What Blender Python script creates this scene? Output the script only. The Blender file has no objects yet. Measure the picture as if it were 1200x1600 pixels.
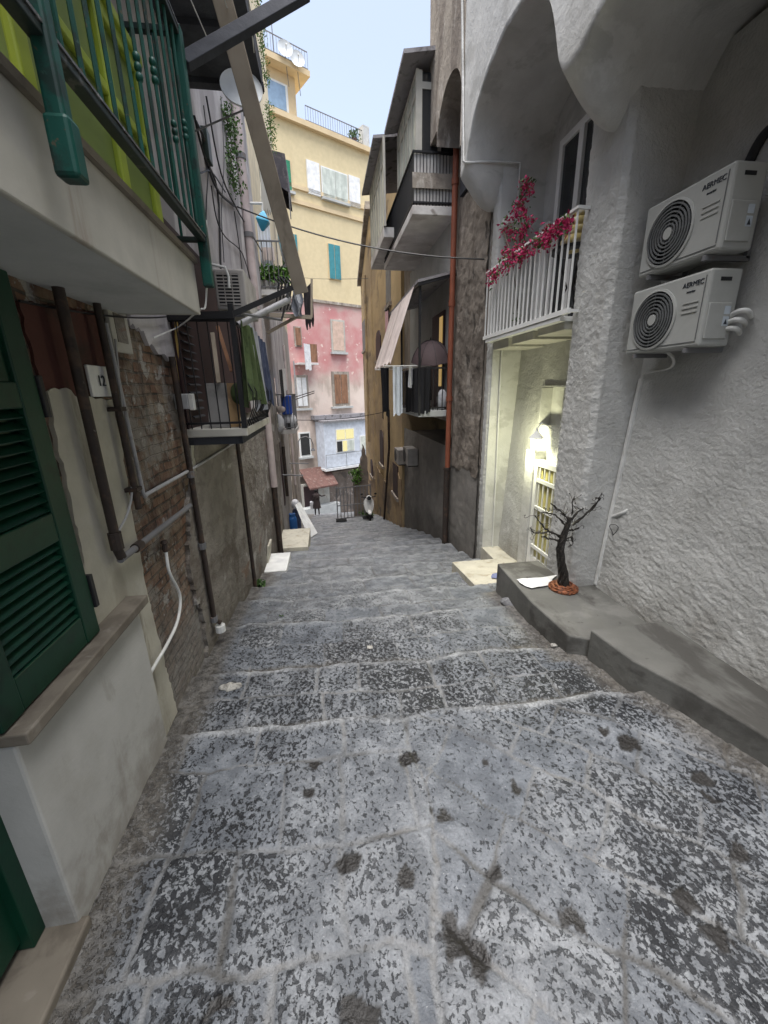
import bpy, math, random
import numpy as np
from mathutils import Vector, Matrix
random.seed(7); rng = np.random.default_rng(7)
S = bpy.context.scene
COL = S.collection

# ------------------------------------------------------------------ camera
R_CAM = Matrix(((0.98945815, 0.05955276, -0.13200774),
                (-0.14361181, 0.28603787, -0.94739537),
                (-0.0186608, 0.95636594, 0.29157498)))
for _r in range(1):
    q = R_CAM.to_quaternion(); q.normalize(); R_CAM = q.to_matrix()
EYE = Vector((0, 0, 2.3)); FPX = 625.0
cam = bpy.data.cameras.new('camera'); cam.sensor_fit = 'HORIZONTAL'; cam.sensor_width = 36
cam.lens = FPX / 1200 * 36; cam.clip_start = 0.05; cam.clip_end = 2000
camo = bpy.data.objects.new('camera', cam); COL.objects.link(camo)
camo.matrix_world = Matrix.Translation(EYE) @ R_CAM.to_4x4()
S.camera = camo

# ------------------------------------------------------------------ light
SUN_EL, SUN_ROT = math.radians(80), math.radians(200)
w = bpy.data.worlds.new('World'); S.world = w; w.use_nodes = True
nt = w.node_tree; bg = nt.nodes['Background']
sky = nt.nodes.new('ShaderNodeTexSky'); sky.sky_type = 'NISHITA'; sky.sun_disc = False
sky.sun_elevation = SUN_EL; sky.sun_rotation = SUN_ROT; sky.altitude = 100
sky.air_density = 1.0; sky.dust_density = 3.0; sky.ozone_density = 1.0
hs = nt.nodes.new('ShaderNodeHueSaturation'); hs.inputs['Saturation'].default_value = 0.66
nt.links.new(sky.outputs[0], hs.inputs['Color']); nt.links.new(hs.outputs[0], bg.inputs['Color'])
bg.inputs['Strength'].default_value = 0.064
sl = bpy.data.lights.new('sun', 'SUN'); sl.energy = 1.5; sl.angle = math.radians(60); sl.color = (1.0, 0.985, 0.96)
so = bpy.data.objects.new('sun', sl); COL.objects.link(so)
# soft overcast light from high up, behind the viewer
sd = Vector((math.sin(SUN_ROT) * math.cos(SUN_EL), math.cos(SUN_ROT) * math.cos(SUN_EL), math.sin(SUN_EL)))
so.rotation_euler = sd.to_track_quat('Z', 'Y').to_euler(); so.location = (0, -6, 30)
S.view_settings.view_transform = 'Standard'; S.view_settings.look = 'None'
S.view_settings.exposure = 2.42; S.view_settings.gamma = 1.0
S.cycles.max_bounces = 8; S.cycles.diffuse_bounces = 6

# ------------------------------------------------------------------ survey helpers: a sight line of the photograph met with a real plane
def ray(u, v): return R_CAM @ Vector((u - 600, 800 - v, -FPX))
def fX(u, v, X): r = ray(u, v); return EYE + r * (X / r.x)
def fY(u, v, Y): r = ray(u, v); return EYE + r * (Y / r.y)
def fZ(u, v, Z): r = ray(u, v); return EYE + r * ((Z - 2.3) / r.z)
def fP(u, v, P, n): r = ray(u, v); return EYE + r * ((Vector(P) - EYE).dot(n) / r.dot(n))

# ------------------------------------------------------------------ numpy noise
_T = np.random.default_rng(3).random((64, 64, 8))
def vn(x, y, s=0):
    xi = np.floor(x).astype(int); yi = np.floor(y).astype(int)
    fx = x - xi; fy = y - yi
    fx = fx * fx * (3 - 2 * fx); fy = fy * fy * (3 - 2 * fy)
    g = lambda a, b: _T[(a + s * 17) % 64, (b + s * 31) % 64, s % 8]
    return (g(xi, yi) * (1 - fx) + g(xi + 1, yi) * fx) * (1 - fy) + (g(xi, yi + 1) * (1 - fx) + g(xi + 1, yi + 1) * fx) * fy
def fbm(x, y, s=0, o=3):
    t = 0; a = .5; n = 0
    for k in range(o):
        t = t + a * vn(x * 2 ** k + 13 * k, y * 2 ** k + 7 * k, s + k); n += a; a *= .5
    return t / n
def sstep(x, a, b):
    t = np.clip((x - a) / (b - a), 0, 1); return t * t * (3 - 2 * t)

# ------------------------------------------------------------------ objects
LOC = {}
def tag(o, label=None, cat=None, group=None, kind=None):
    if label: o['label'] = label
    if cat: o['category'] = cat
    if group: o['group'] = group
    if kind: o['kind'] = kind
    return o
def thing(name, label, cat, loc, group=None):
    o = bpy.data.objects.new(name, None); COL.objects.link(o); o.empty_display_size = .1
    o.location = loc; LOC[o] = Vector(loc)
    return tag(o, label, cat, group)
def copy_tree(o, parent=None):
    c = o.copy(); COL.objects.link(c)
    if parent: c.parent = parent
    for ch in o.children: copy_tree(ch, c)
    return c

class MB:
    def __init__(s): s.v = []; s.f = []
    def add(s, vs, fs):
        b = len(s.v); s.v += [tuple(p) for p in vs]; s.f += [tuple(i + b for i in f) for f in fs]; return s
    def box(s, x0, x1, y0, y1, z0, z1):
        p = [(x, y, z) for z in (z0, z1) for y in (y0, y1) for x in (x0, x1)]
        return s.add(p, [(0, 2, 3, 1), (4, 5, 7, 6), (0, 1, 5, 4), (2, 6, 7, 3), (0, 4, 6, 2), (1, 3, 7, 5)])
    def obox(s, c, sx, sy, sz, rot=(0, 0, 0)):
        M = Matrix.Translation(Vector(c)) @ (rot.to_4x4() if isinstance(rot, Matrix) else Matrix.Rotation(rot[2], 4, 'Z') @ Matrix.Rotation(rot[1], 4, 'Y') @ Matrix.Rotation(rot[0], 4, 'X'))
        p = [M @ Vector((x * sx / 2, y * sy / 2, z * sz / 2)) for z in (-1, 1) for y in (-1, 1) for x in (-1, 1)]
        return s.add(p, [(0, 2, 3, 1), (4, 5, 7, 6), (0, 1, 5, 4), (2, 6, 7, 3), (0, 4, 6, 2), (1, 3, 7, 5)])
    def bar(s, a, b, w, h, up=(0, 0, 1)):
        a = Vector(a); b = Vector(b); d = (b - a); L = d.length; d.normalize(); up = Vector(up)
        if abs(d.dot(up)) > .98: up = Vector((0, 1, 0))
        x = d.cross(up).normalized(); z = x.cross(d)
        return s.obox((a + b) / 2, w, L, h, Matrix((x, d, z)).transposed())
    def prism(s, poly, a, b, ax='x'):
        # polygon in the plane normal to ax, pushed from a to b
        n = len(poly)
        mk = {'x': lambda p, t: (t, p[0], p[1]), 'y': lambda p, t: (p[0], t, p[1]), 'z': lambda p, t: (p[0], p[1], t)}[ax]
        vs = [mk(p, a) for p in poly] + [mk(p, b) for p in poly]
        fs = [tuple(range(n))[::-1], tuple(range(n, 2 * n))] + [(i, (i + 1) % n, n + (i + 1) % n, n + i) for i in range(n)]
        return s.add(vs, fs)
    def slab(s, pts, off):
        # planar polygon of 3-D points given thickness by the vector off
        n = len(pts); off = Vector(off)
        vs = [Vector(p) for p in pts] + [Vector(p) + off for p in pts]
        fs = [tuple(range(n))[::-1], tuple(range(n, 2 * n))] + [(i, (i + 1) % n, n + (i + 1) % n, n + i) for i in range(n)]
        return s.add(vs, fs)
    def tube(s, pts, r, n=8, caps=True):
        pts = [Vector(p) for p in pts]; m = len(pts)
        rs = r if isinstance(r, (list, tuple)) else [r] * m
        vs = []; fs = []; prev = None
        for i, p in enumerate(pts):
            d = (pts[min(i + 1, m - 1)] - pts[max(i - 1, 0)]).normalized()
            if prev is None:
                u = d.orthogonal().normalized()
            else:
                u = prev - d * prev.dot(d)
                u = u.normalized() if u.length > 1e-6 else d.orthogonal().normalized()
            prev = u; w_ = d.cross(u)
            for k in range(n):
                a = 2 * math.pi * k / n; vs.append(p + (u * math.cos(a) + w_ * math.sin(a)) * rs[i])
        for i in range(m - 1):
            for k in range(n):
                fs.append((i * n + k, i * n + (k + 1) % n, (i + 1) * n + (k + 1) % n, (i + 1) * n + k))
        if caps: fs += [tuple(range(n))[::-1], tuple(range((m - 1) * n, m * n))]
        return s.add(vs, fs)
    def lathe(s, prof, c, ax=(0, 0, 1), n=16):
        c = Vector(c); ax = Vector(ax).normalized(); u = ax.orthogonal().normalized(); w_ = ax.cross(u)
        vs = []; fs = []
        for (r, h) in prof:
            for k in range(n):
                a = 2 * math.pi * k / n; vs.append(c + ax * h + (u * math.cos(a) + w_ * math.sin(a)) * max(r, 1e-4))
        m = len(prof)
        for i in range(m - 1):
            for k in range(n): fs.append((i * n + k, i * n + (k + 1) % n, (i + 1) * n + (k + 1) % n, (i + 1) * n + k))
        fs += [tuple(range(n))[::-1], tuple(range((m - 1) * n, m * n))]
        return s.add(vs, fs)
    def ball(s, c, rx, ry=None, rz=None, n=10, m=7):
        ry = ry or rx; rz = rz or rx
        vs = []; fs = []
        for i in range(m + 1):
            t = math.pi * i / m
            for k in range(n):
                a = 2 * math.pi * k / n
                vs.append((c[0] + rx * math.sin(t) * math.cos(a), c[1] + ry * math.sin(t) * math.sin(a), c[2] + rz * math.cos(t)))
        for i in range(m):
            for k in range(n): fs.append((i * n + k, (i + 1) * n + k, (i + 1) * n + (k + 1) % n, i * n + (k + 1) % n))
        return s.add(vs, fs)
    def sheet(s, P, skip=None):
        # P[i][j] grid of points
        n = len(P); m = len(P[0])
        return s.add([p for r in P for p in r], [(i * m + j, i * m + j + 1, (i + 1) * m + j + 1, (i + 1) * m + j) for i in range(n - 1) for j in range(m - 1) if not (skip and skip(P[i][j]))])
    def leaves(s, cs, n, rad, size, flat=1.0, seed=1):
        # n leaf-sized folded faces scattered round the points cs
        r = random.Random(seed)
        for _ in range(n):
            c = Vector(r.choice(cs)); d = Vector((r.gauss(0, 1), r.gauss(0, 1), r.gauss(0, 1) * flat)).normalized() * rad * r.random() ** .6
            p = c + d; a = Vector((r.gauss(0, 1), r.gauss(0, 1), r.gauss(0, 1))).normalized(); b = a.orthogonal().normalized()
            q = r.random() * 6.28; b = b * math.cos(q) + a.cross(b) * math.sin(q)
            L = size * r.uniform(.6, 1.3); W = L * .55; k = a.cross(b) * L * .18
            s.add([p, p + a * L * .5 + b * W * .5 + k, p + a * L, p + a * L * .5 - b * W * .5 + k], [(0, 1, 2), (0, 2, 3)])
        return s
    def build(s, name, mat, parent=None, smooth=False, bevel=0, loc=None, seg=2):
        me = bpy.data.meshes.new(name)
        if parent is not None: off = LOC[parent]
        else:
            if loc is None:
                a = np.array(s.v); loc = ((a[:, 0].min() + a[:, 0].max()) / 2, (a[:, 1].min() + a[:, 1].max()) / 2, a[:, 2].min())
            off = Vector(loc)
        me.from_pydata([(p[0] - off.x, p[1] - off.y, p[2] - off.z) for p in s.v], [], s.f)
        me.validate(); me.update()
        o = bpy.data.objects.new(name, me); COL.objects.link(o)
        if parent is not None: o.parent = parent
        else: o.location = off
        LOC[o] = off
        me.materials.append(mat)
        if smooth:
            for p in me.polygons: p.use_smooth = True
            try: me.set_sharp_from_angle(angle=math.radians(50))
            except Exception: pass
        if bevel:
            b = o.modifiers.new('bevel', 'BEVEL'); b.width = bevel; b.segments = seg; b.limit_method = 'ANGLE'; b.angle_limit = math.radians(40)
        return o
    def one(s, name, mat, label, cat, group=None, kind=None, **k):
        return tag(s.build(name, mat, **k), label, cat, group, kind)

def cr(pts, n=7):
    pts = [Vector(p) for p in pts]; q = [pts[0] * 2 - pts[1]] + pts + [pts[-1] * 2 - pts[-2]]; out = []
    for i in range(1, len(q) - 2):
        a, b, c, d = q[i - 1:i + 3]
        for k in range(n):
            t = k / n; out.append(.5 * ((2 * b) + (c - a) * t + (2 * a - 5 * b + 4 * c - d) * t * t + (3 * b - a - 3 * c + d) * t ** 3))
    return out + [pts[-1]]
def lettering(txt, size, origin, right, up, depth=.002):
    cu = bpy.data.curves.new('lettering', 'FONT'); cu.body = txt; cu.size = size; cu.extrude = depth
    cu.align_x = 'CENTER'; cu.align_y = 'CENTER'
    o = bpy.data.objects.new('lettering', cu); me = bpy.data.meshes.new_from_object(o)
    r = Vector(right).normalized(); u = Vector(up).normalized(); n = r.cross(u); o3 = Vector(origin)
    mb = MB(); mb.add([o3 + r * v.co.x + u * v.co.y + n * v.co.z for v in me.vertices], [tuple(p.vertices) for p in me.polygons])
    bpy.data.objects.remove(o); bpy.data.meshes.remove(me); bpy.data.curves.remove(cu)
    return mb

# ------------------------------------------------------------------ materials
class NT:
    def __init__(s, name):
        s.m = bpy.data.materials.new(name); s.m.use_nodes = True; s.t = s.m.node_tree
        s.b = s.t.nodes['Principled BSDF']; s.b.inputs['Specular IOR Level'].default_value = .3
        s.geo = s.t.nodes.new('ShaderNodeNewGeometry').outputs['Position']
    def n(s, typ, **kw):
        x = s.t.nodes.new(typ)
        for k, v in kw.items(): setattr(x, k, v)
        return x
    def put(s, sock, val):
        if isinstance(val, bpy.types.NodeSocket): s.t.links.new(val, sock)
        elif isinstance(val, (tuple, list)) and len(val) == 3 and sock.type == 'RGBA': sock.default_value = (*val, 1)
        else: sock.default_value = val
    def vec(s, scale, rot=None):
        x = s.n('ShaderNodeMapping'); s.t.links.new(s.geo, x.inputs['Vector']); x.inputs['Scale'].default_value = scale
        if rot: x.inputs['Rotation'].default_value = rot
        return x.outputs[0]
    def noise(s, scale, detail=4, rough=.55, dist=0, vec=None):
        x = s.n('ShaderNodeTexNoise'); x.inputs['Detail'].default_value = detail; x.inputs['Roughness'].default_value = rough; x.inputs['Distortion'].default_value = dist
        if isinstance(scale, (tuple, list)): vec = s.vec(scale); scale = 1
        x.inputs['Scale'].default_value = scale; s.t.links.new(vec or s.geo, x.inputs['Vector'])
        return x.outputs['Fac']
    def step(s, val, lo, hi):
        x = s.n('ShaderNodeMapRange', interpolation_type='SMOOTHSTEP'); s.put(x.inputs[0], val)
        x.inputs[1].default_value = lo; x.inputs[2].default_value = hi; x.inputs[3].default_value = 0; x.inputs[4].default_value = 1
        return x.outputs[0]
    def math(s, op, a, b=0.0):
        x = s.n('ShaderNodeMath', operation=op); s.put(x.inputs[0], a); s.put(x.inputs[1], b); return x.outputs[0]
    def mix(s, f, a, b, mode='MIX'):
        x = s.n('ShaderNodeMix', data_type='RGBA', blend_type=mode); s.put(x.inputs[0], f); s.put(x.inputs[6], a); s.put(x.inputs[7], b); return x.outputs[2]
    def bump(s, h, strength, dist, prev=None):
        x = s.n('ShaderNodeBump'); s.put(x.inputs['Height'], h); x.inputs['Strength'].default_value = strength; x.inputs['Distance'].default_value = dist
        if prev: s.t.links.new(prev, x.inputs['Normal'])
        return x.outputs[0]
    def out(s, col, rough=.85, nrm=None, metal=0):
        s.put(s.b.inputs['Base Color'], col); s.put(s.b.inputs['Roughness'], rough); s.b.inputs['Metallic'].default_value = metal
        if nrm: s.t.links.new(nrm, s.b.inputs['Normal'])
        return s.m

def surf(name, base, stains=(), rough=.85, bumps=(), metal=0, var=.12, vs=3.0):
    """base paint with mottling, then stains (colour, scale, lo, hi[, amount]) and bumps (scale, strength, distance)"""
    t = NT(name)
    d = tuple(c * (1 - var) for c in base); l = tuple(min(1, c * (1 + var)) for c in base)
    c = t.mix(t.step(t.noise(vs, 5), .3, .7), d, l)
    for st in stains:
        col, sc, lo, hi = st[:4]; am = st[4] if len(st) > 4 else 1.0
        f = t.step(t.noise(sc, 6, .62, .3), lo, hi)
        if am < 1: f = t.math('MULTIPLY', f, am)
        c = t.mix(f, c, col)
    nrm = None
    for sc, stg, di in bumps: nrm = t.bump(t.noise(sc, 5, .6), stg, di, nrm)
    return t.out(c, rough, nrm, metal)

def glow(name, col, strength):
    t = NT(name); t.b.inputs['Emission Color'].default_value = (*col, 1); t.b.inputs['Emission Strength'].default_value = strength
    return t.out(tuple(c * .15 for c in col), .3)

def brick_mat():
    t = NT('old brick')
    x = t.n('ShaderNodeSeparateXYZ'); t.t.links.new(t.geo, x.inputs[0])
    cb = t.n('ShaderNodeCombineXYZ'); t.t.links.new(x.outputs[1], cb.inputs[0]); t.t.links.new(x.outputs[2], cb.inputs[1])
    wob = t.n('ShaderNodeTexNoise'); wob.inputs['Scale'].default_value = 3; t.t.links.new(t.geo, wob.inputs['Vector'])
    ad = t.n('ShaderNodeVectorMath', operation='MULTIPLY_ADD'); t.t.links.new(wob.outputs['Color'], ad.inputs[0]); ad.inputs[1].default_value = (.05, .05, 0); t.t.links.new(cb.outputs[0], ad.inputs[2])
    b = t.n('ShaderNodeTexBrick'); t.t.links.new(ad.outputs[0], b.inputs['Vector'])
    b.inputs['Scale'].default_value = 1; b.inputs['Brick Width'].default_value = .23; b.inputs['Row Height'].default_value = .075
    b.inputs['Mortar Size'].default_value = .009; b.inputs['Mortar Smooth'].default_value = .4; b.inputs['Bias'].default_value = -.1
    b.inputs['Color1'].default_value = (.165, .088, .056, 1); b.inputs['Color2'].default_value = (.085, .056, .042, 1); b.inputs['Mortar'].default_value = (.05, .044, .038, 1)
    c = t.mix(t.math('MULTIPLY', t.step(t.noise(7, 5), .35, .75), .8), b.outputs['Color'], (.24, .19, .14))
    c = t.mix(t.step(t.noise(2.6, 7, .7), .50, .60), c, (.21, .19, .165))
    c = t.mix(t.step(t.noise(5.5, 6, .7), .57, .63), c, (.30, .285, .26))
    c = t.mix(t.math('MULTIPLY', t.step(t.noise((3, 3, .6), 5), .55, .75), .8), c, (.05, .045, .04))
    # the foot of the wall is greyer with old lime
    g = t.math('ADD', x.outputs[2], t.math('MULTIPLY', t.noise(1.5, 4), 1.1))
    c = t.mix(t.math('MULTIPLY', t.step(g, 1.35, .75), .75), c, (.215, .205, .19))
    h = t.math('ADD', b.outputs['Fac'], t.math('MULTIPLY', t.noise(18, 5), -1.2))
    n = t.bump(t.math('MULTIPLY', h, -1.0), 1.0, .022)
    return t.out(c, .95, n)

def pave_mat():
    t = NT('lava stone paving')
    at = t.n('ShaderNodeAttribute', attribute_name='blk'); sp = t.n('ShaderNodeSeparateColor'); t.t.links.new(at.outputs['Color'], sp.inputs[0])
    J, G, H = sp.outputs[0], sp.outputs[1], sp.outputs[2]; A = at.outputs['Alpha']
    v1 = t.vec((38, 31, 31), (0, 0, .6)); v2 = t.vec((50, 66, 50), (0, 0, .2))
    n1 = t.noise(1, 4, .62, .35, v1); n2 = t.noise(1, 3, .55, .3, v2); big = t.noise(1.6, 4, .55)
    sh = t.math('ADD', t.math('MULTIPLY', t.math('SUBTRACT', A, 1.0), .16), t.math('MULTIPLY', t.math('SUBTRACT', G, .60), .075))
    pit = t.math('MAXIMUM', t.step(t.math('ADD', n1, sh), .486, .522), t.math('MULTIPLY', t.step(t.math('ADD', n2, sh), .56, .59), .8))
    pit = t.math('MULTIPLY', pit, t.math('ADD', .55, t.math('MULTIPLY', A, .45)))
    lime = t.step(t.noise(5.5, 6, .65, .4), .40, .62)
    stone = t.mix(lime, (.112, .122, .135), (.215, .229, .244))
    stone = t.mix(t.math('MULTIPLY', t.step(t.noise(70, 3), .35, .7), .35), stone, (.14, .145, .155))
    stone = t.mix(1.0, stone, t.mix(G, (.72, .74, .78), (1.16, 1.14, 1.12)), 'MULTIPLY')
    c = t.mix(pit, stone, t.mix(lime, (.008, .009, .0115), (.017, .019, .023)))
    spk = t.step(t.noise(80, 2), .70, .74)
    c = t.mix(t.math('MULTIPLY', spk, .35), c, (.55, .55, .55))
    mort = t.mix(t.step(t.noise(9, 5), .4, .62), (.20, .205, .21), (.15, .145, .137))
    mort = t.mix(t.step(t.noise(1.9, 4), .46, .56), mort, (.06, .056, .05))
    c = t.mix(t.math('MULTIPLY', J, .8), c, mort)
    aw = t.n('ShaderNodeAttribute', attribute_name='tread_tone'); sw = t.n('ShaderNodeSeparateColor'); t.t.links.new(aw.outputs['Color'], sw.inputs[0])
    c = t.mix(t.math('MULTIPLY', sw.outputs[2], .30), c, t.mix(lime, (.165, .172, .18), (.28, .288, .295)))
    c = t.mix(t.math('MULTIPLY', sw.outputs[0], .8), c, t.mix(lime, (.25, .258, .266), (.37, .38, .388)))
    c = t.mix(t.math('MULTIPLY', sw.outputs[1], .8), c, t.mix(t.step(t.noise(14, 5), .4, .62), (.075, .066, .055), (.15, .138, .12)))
    c = t.mix(H, c, (.016, .0145, .0135))
    wet = t.step(big, .36, .66)
    rg = t.math('ADD', t.math('SUBTRACT', .44, t.math('MULTIPLY', sw.outputs[2], .06)), t.math('MULTIPLY', wet, .33)); rg = t.math('SUBTRACT', rg, t.math('MULTIPLY', H, .12))
    h = t.math('ADD', t.math('MULTIPLY', t.math('MULTIPLY', pit, t.math('SUBTRACT', 1.0, H)), -1.0), t.math('MULTIPLY', t.noise(45, 5), 1.0))
    n = t.bump(h, .9, .012)
    t.b.inputs['Specular IOR Level'].default_value = .5
    return t.out(c, rg, n)

def pink_mat():
    t = NT('faded pink paint')
    x = t.n('ShaderNodeSeparateXYZ'); t.t.links.new(t.geo, x.inputs[0])
    c = t.mix(t.step(t.noise(.5, 6), .35, .65), (.56, .46, .40), (.66, .56, .49))
    c = t.mix(t.math('MULTIPLY', t.step(t.noise((.6, .6, .25), 6), .52, .66), .7), c, (.36, .29, .24))
    z = t.math('ADD', x.outputs[2], t.math('MULTIPLY', t.noise(.45, 6, .6), 4.2))
    pk = t.step(z, 4.6, 6.6)
    p = t.mix(t.step(t.noise(.7, 6), .35, .7), (.50, .225, .22), (.55, .36, .33))
    c = t.mix(pk, c, p)
    c = t.mix(t.step(t.noise(2.2, 5), .64, .68), c, (.66, .52, .46))
    top = t.step(z, 11.1, 11.7); c = t.mix(t.math('MULTIPLY', top, .6), c, (.46, .36, .31))
    low = t.step(z, 1.2, -.6)
    c = t.mix(t.math('MULTIPLY', low, .8), c, t.mix(t.step(t.noise(.9, 6), .4, .6), (.30, .25, .21), (.45, .38, .32)))
    return t.out(c, .9, t.bump(t.noise(6, 5), .4, .03))

def grime(mat, z0, z1, col, amt, sc=3.0):
    # splashed dirt climbing from the foot of a wall, with a ragged upper edge
    nt_ = mat.node_tree; b = nt_.nodes['Principled BSDF']; src = b.inputs['Base Color'].links[0].from_socket
    t = NT.__new__(NT); t.m = mat; t.t = nt_; t.b = b; t.geo = nt_.nodes.new('ShaderNodeNewGeometry').outputs['Position']
    x = t.n('ShaderNodeSeparateXYZ'); nt_.links.new(t.geo, x.inputs[0])
    # the alley floor falls away with y: follow it
    fl = t.math('ADD', x.outputs[2], t.math('MULTIPLY', t.math('MAXIMUM', t.math('SUBTRACT', x.outputs[1], 2.4), 0.0), .16))
    h = t.math('ADD', fl, t.math('MULTIPLY', t.math('SUBTRACT', t.noise(sc, 6, .65), .5), 1.6))
    f = t.math('MULTIPLY', t.step(h, z1, z0), amt)
    t.put(b.inputs['Base Color'], t.mix(f, src, col)); return mat
M = {}
M['pave'] = pave_mat(); M['brick'] = brick_mat(); M['pink'] = pink_mat()
M['terrain'] = surf('hill earth', (.12, .11, .09))
M['white_rough'] = surf('rough white stucco', (.47, .468, .45), [((.36, .355, .335), 1.3, .45, .75, .7), ((.25, .245, .23), (2, 2, .5), .58, .75, .5)], .95,
                        [(38, .9, .014), (110, .5, .004)], var=.08)
grime(M['white_rough'], -.1, .75, (.22, .205, .175), .6); 0
M['white_smooth'] = surf('smooth white stucco', (.52, .518, .50), [((.40, .395, .375), 1.1, .45, .75, .7), ((.33, .32, .30), (2.5, 2.5, .5), .58, .78, .5), ((.36, .355, .335), (1.4, 1.4, 2.2), .53, .60, .6), ((.60, .60, .585), 2.3, .60, .66, .5)], .93,
                         [(14, .5, .016), (70, .5, .005)], var=.08)
M['white_plinth'] = surf('painted plinth plaster', (.43, .422, .395), [((.35, .335, .30), 1.6, .5, .7, .7), ((.30, .28, .245), (5, 5, 1.5), .58, .68, .5)], .9, [((40, 12, 40), .35, .004), (7, .2, .01)], var=.06)
grime(M['white_plinth'], -.15, .45, (.21, .19, .16), .65, 5)
M['cream'] = surf('cream plaster', (.42, .40, .335), [((.30, .28, .23), (2, 2, 1), .48, .66, .8), ((.48, .465, .41), 4, .55, .7, .5), ((.19, .17, .14), (4, 4, 1), .60, .68, .6)], .92, [(12, .3, .008), (70, .2, .003)])
M['grey_plaster'] = surf('weathered grey plaster', (.235, .215, .19), [((.12, .10, .082), (1.8, .8, 1.2), .46, .56, .95), ((.17, .15, .13), (6, 3, 5), .5, .6, .7), ((.40, .385, .36), (3, 1.1, 1.6), .57, .62, .8), ((.19, .12, .085), (3, 1.2, 2.6), .60, .64, .8), ((.06, .055, .05), (3, 1.2, .6), .60, .72, .7)], .95, [((9, 5, 9), .9, .05), (45, .7, .01)])
M['lilac_plaster'] = surf('pale streaked plaster', (.43, .41, .42), [((.27, .255, .26), (2.5, 1.0, .4), .46, .60, .85), ((.60, .585, .585), (3, 1.2, .6), .54, .62, .8), ((.13, .12, .12), (5, 2, .5), .60, .72, .8)], .93, [(9, .5, .02), (45, .4, .006)])
grime(M['grey_plaster'], -.3, .7, (.10, .088, .072), .7, 2.5)
M['cream_far'] = surf('cream facade', (.62, .54, .38), [((.40, .36, .29), (1.2, 1.2, .3), .5, .66, .7)], .92, [(9, .4, .015)])
M['far_grey'] = surf('stained grey facade', (.33, .31, .29), [((.17, .15, .135), (1.5, .5, .4), .47, .62, .8), ((.50, .48, .46), (2, .7, .7), .55, .68, .7)], .93, [(8, .5, .02)])
M['dark_red'] = surf('dark red painted plaster', (.085, .032, .025), [((.04, .025, .02), 3, .45, .65)], .85, [(20, .3, .006)])
M['cement'] = surf('dark cement render', (.21, .197, .18), [((.135, .127, .117), (.8, .3, .6), .42, .62, .9), ((.19, .178, .16), (2, .7, .7), .55, .72, .6), ((.21, .16, .13), (.8, .8, 1.6), .63, .75, .5)], .95, [(16, .5, .012), (70, .3, .004)])
grime(M['cement'], -.4, .6, (.075, .068, .06), .6, 2)
M['peel'] = surf('peeling brown plaster', (.225, .195, .165), [((.13, .11, .092), (4, 2.2, .9), .44, .6, .9), ((.32, .29, .255), (4.5, 2.6, 1.2), .57, .64, .7), ((.055, .047, .04), (6, 2.6, 1.6), .6, .66, .9)], .95, [((14, 7, 8), .9, .03), (60, .4, .005)])
M['weathered'] = surf('weathered tuff', (.33, .29, .245), [((.19, .16, .135), (2, 2, .8), .45, .6, .9), ((.50, .46, .41), (2.5, 2.5, 1), .57, .67, .8)], .95, [(8, .8, .03), (40, .5, .008)])
M['ochre'] = surf('ochre wash', (.45, .335, .185), [((.31, .235, .15), (.8, .25, .6), .45, .62, .9), ((.50, .38, .22), (1.0, .4, .8), .55, .68, .7), ((.14, .11, .085), (1.1, .4, .6), .58, .68, .8)], .93, [((7, 3, 7), .5, .03), (40, .3, .005)], vs=.8)
grime(M['ochre'], -2.5, 1.5, (.17, .13, .095), .75, .8)
M['ochre_low'] = surf('ochre wash worn to render', (.30, .215, .125), [((.165, .125, .09), (1.2, .4, .7), .44, .6, .9), ((.42, .30, .15), (1.6, .5, .8), .56, .68, .8), ((.10, .09, .08), (2, .6, .9), .57, .66, .8)], .94, [(7, .6, .025), (40, .3, .005)])
M['yellow'] = surf('pale yellow paint', (.62, .515, .32), [((.54, .44, .265), (.5, .5, .2), .5, .7, .5)], .88, [(4, .15, .02)], var=.04)
M['yellow_top'] = surf('peach yellow paint', (.60, .475, .30), [((.50, .385, .24), (.5, .5, .2), .5, .7, .5)], .88, [(4, .15, .02)], var=.04)
M['tuff_dark'] = surf('dark tuff base', (.19, .155, .13), [((.10, .085, .075), .9, .45, .6, .9), ((.36, .32, .29), 1.2, .56, .66, .7)], .95, [(5, .7, .05)])
M['bench'] = surf('trowelled cement', (.125, .123, .113), [((.065, .062, .056), (2.2, 1.2, 2), .48, .60, .9), ((.185, .182, .168), 1.7, .53, .68, .7), ((.05, .047, .042), 7, .62, .70, .6)], .85, [(14, .5, .014), (110, .25, .002)])
M['bench_pale'] = surf('pale stone', (.33, .32, .29), [((.22, .21, .19), 20, .5, .6)], .9, [(40, .5, .01)])
M['travertine'] = surf('beige stone', (.185, .162, .13), [((.115, .098, .078), 5, .46, .64, .8), ((.25, .225, .19), 9, .58, .68, .6)], .75, [(40, .25, .003)])
M['palestone'] = surf('pale platform stone', (.47, .445, .37), [((.33, .29, .22), 5, .52, .66, .8), ((.28, .22, .18), 18, .6, .68, .7)], .85, [(35, .3, .005)])
M['marble'] = surf('white marble', (.72, .72, .70), [((.55, .555, .56), (3, 6, 3), .5, .7, .6)], .45)
M['soffit'] = surf('balcony soffit plaster', (.43, .44, .43), [((.32, .33, .32), 2, .45, .7, .7)], .92, [(18, .3, .008)], var=.05)
M['slabface'] = surf('balcony edge plaster', (.43, .415, .37), [((.24, .19, .15), (1.5, 5, .8), .55, .75, .7), ((.42, .4, .35), 3, .5, .7, .6)], .92, [(25, .3, .005)])
M['dirtylime'] = surf('grimy balcony underside', (.60, .58, .56), [((.38, .35, .33), 1.2, .45, .65, .8), ((.16, .13, .11), 3, .6, .72, .7)], .93, [(14, .4, .01)])
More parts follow.
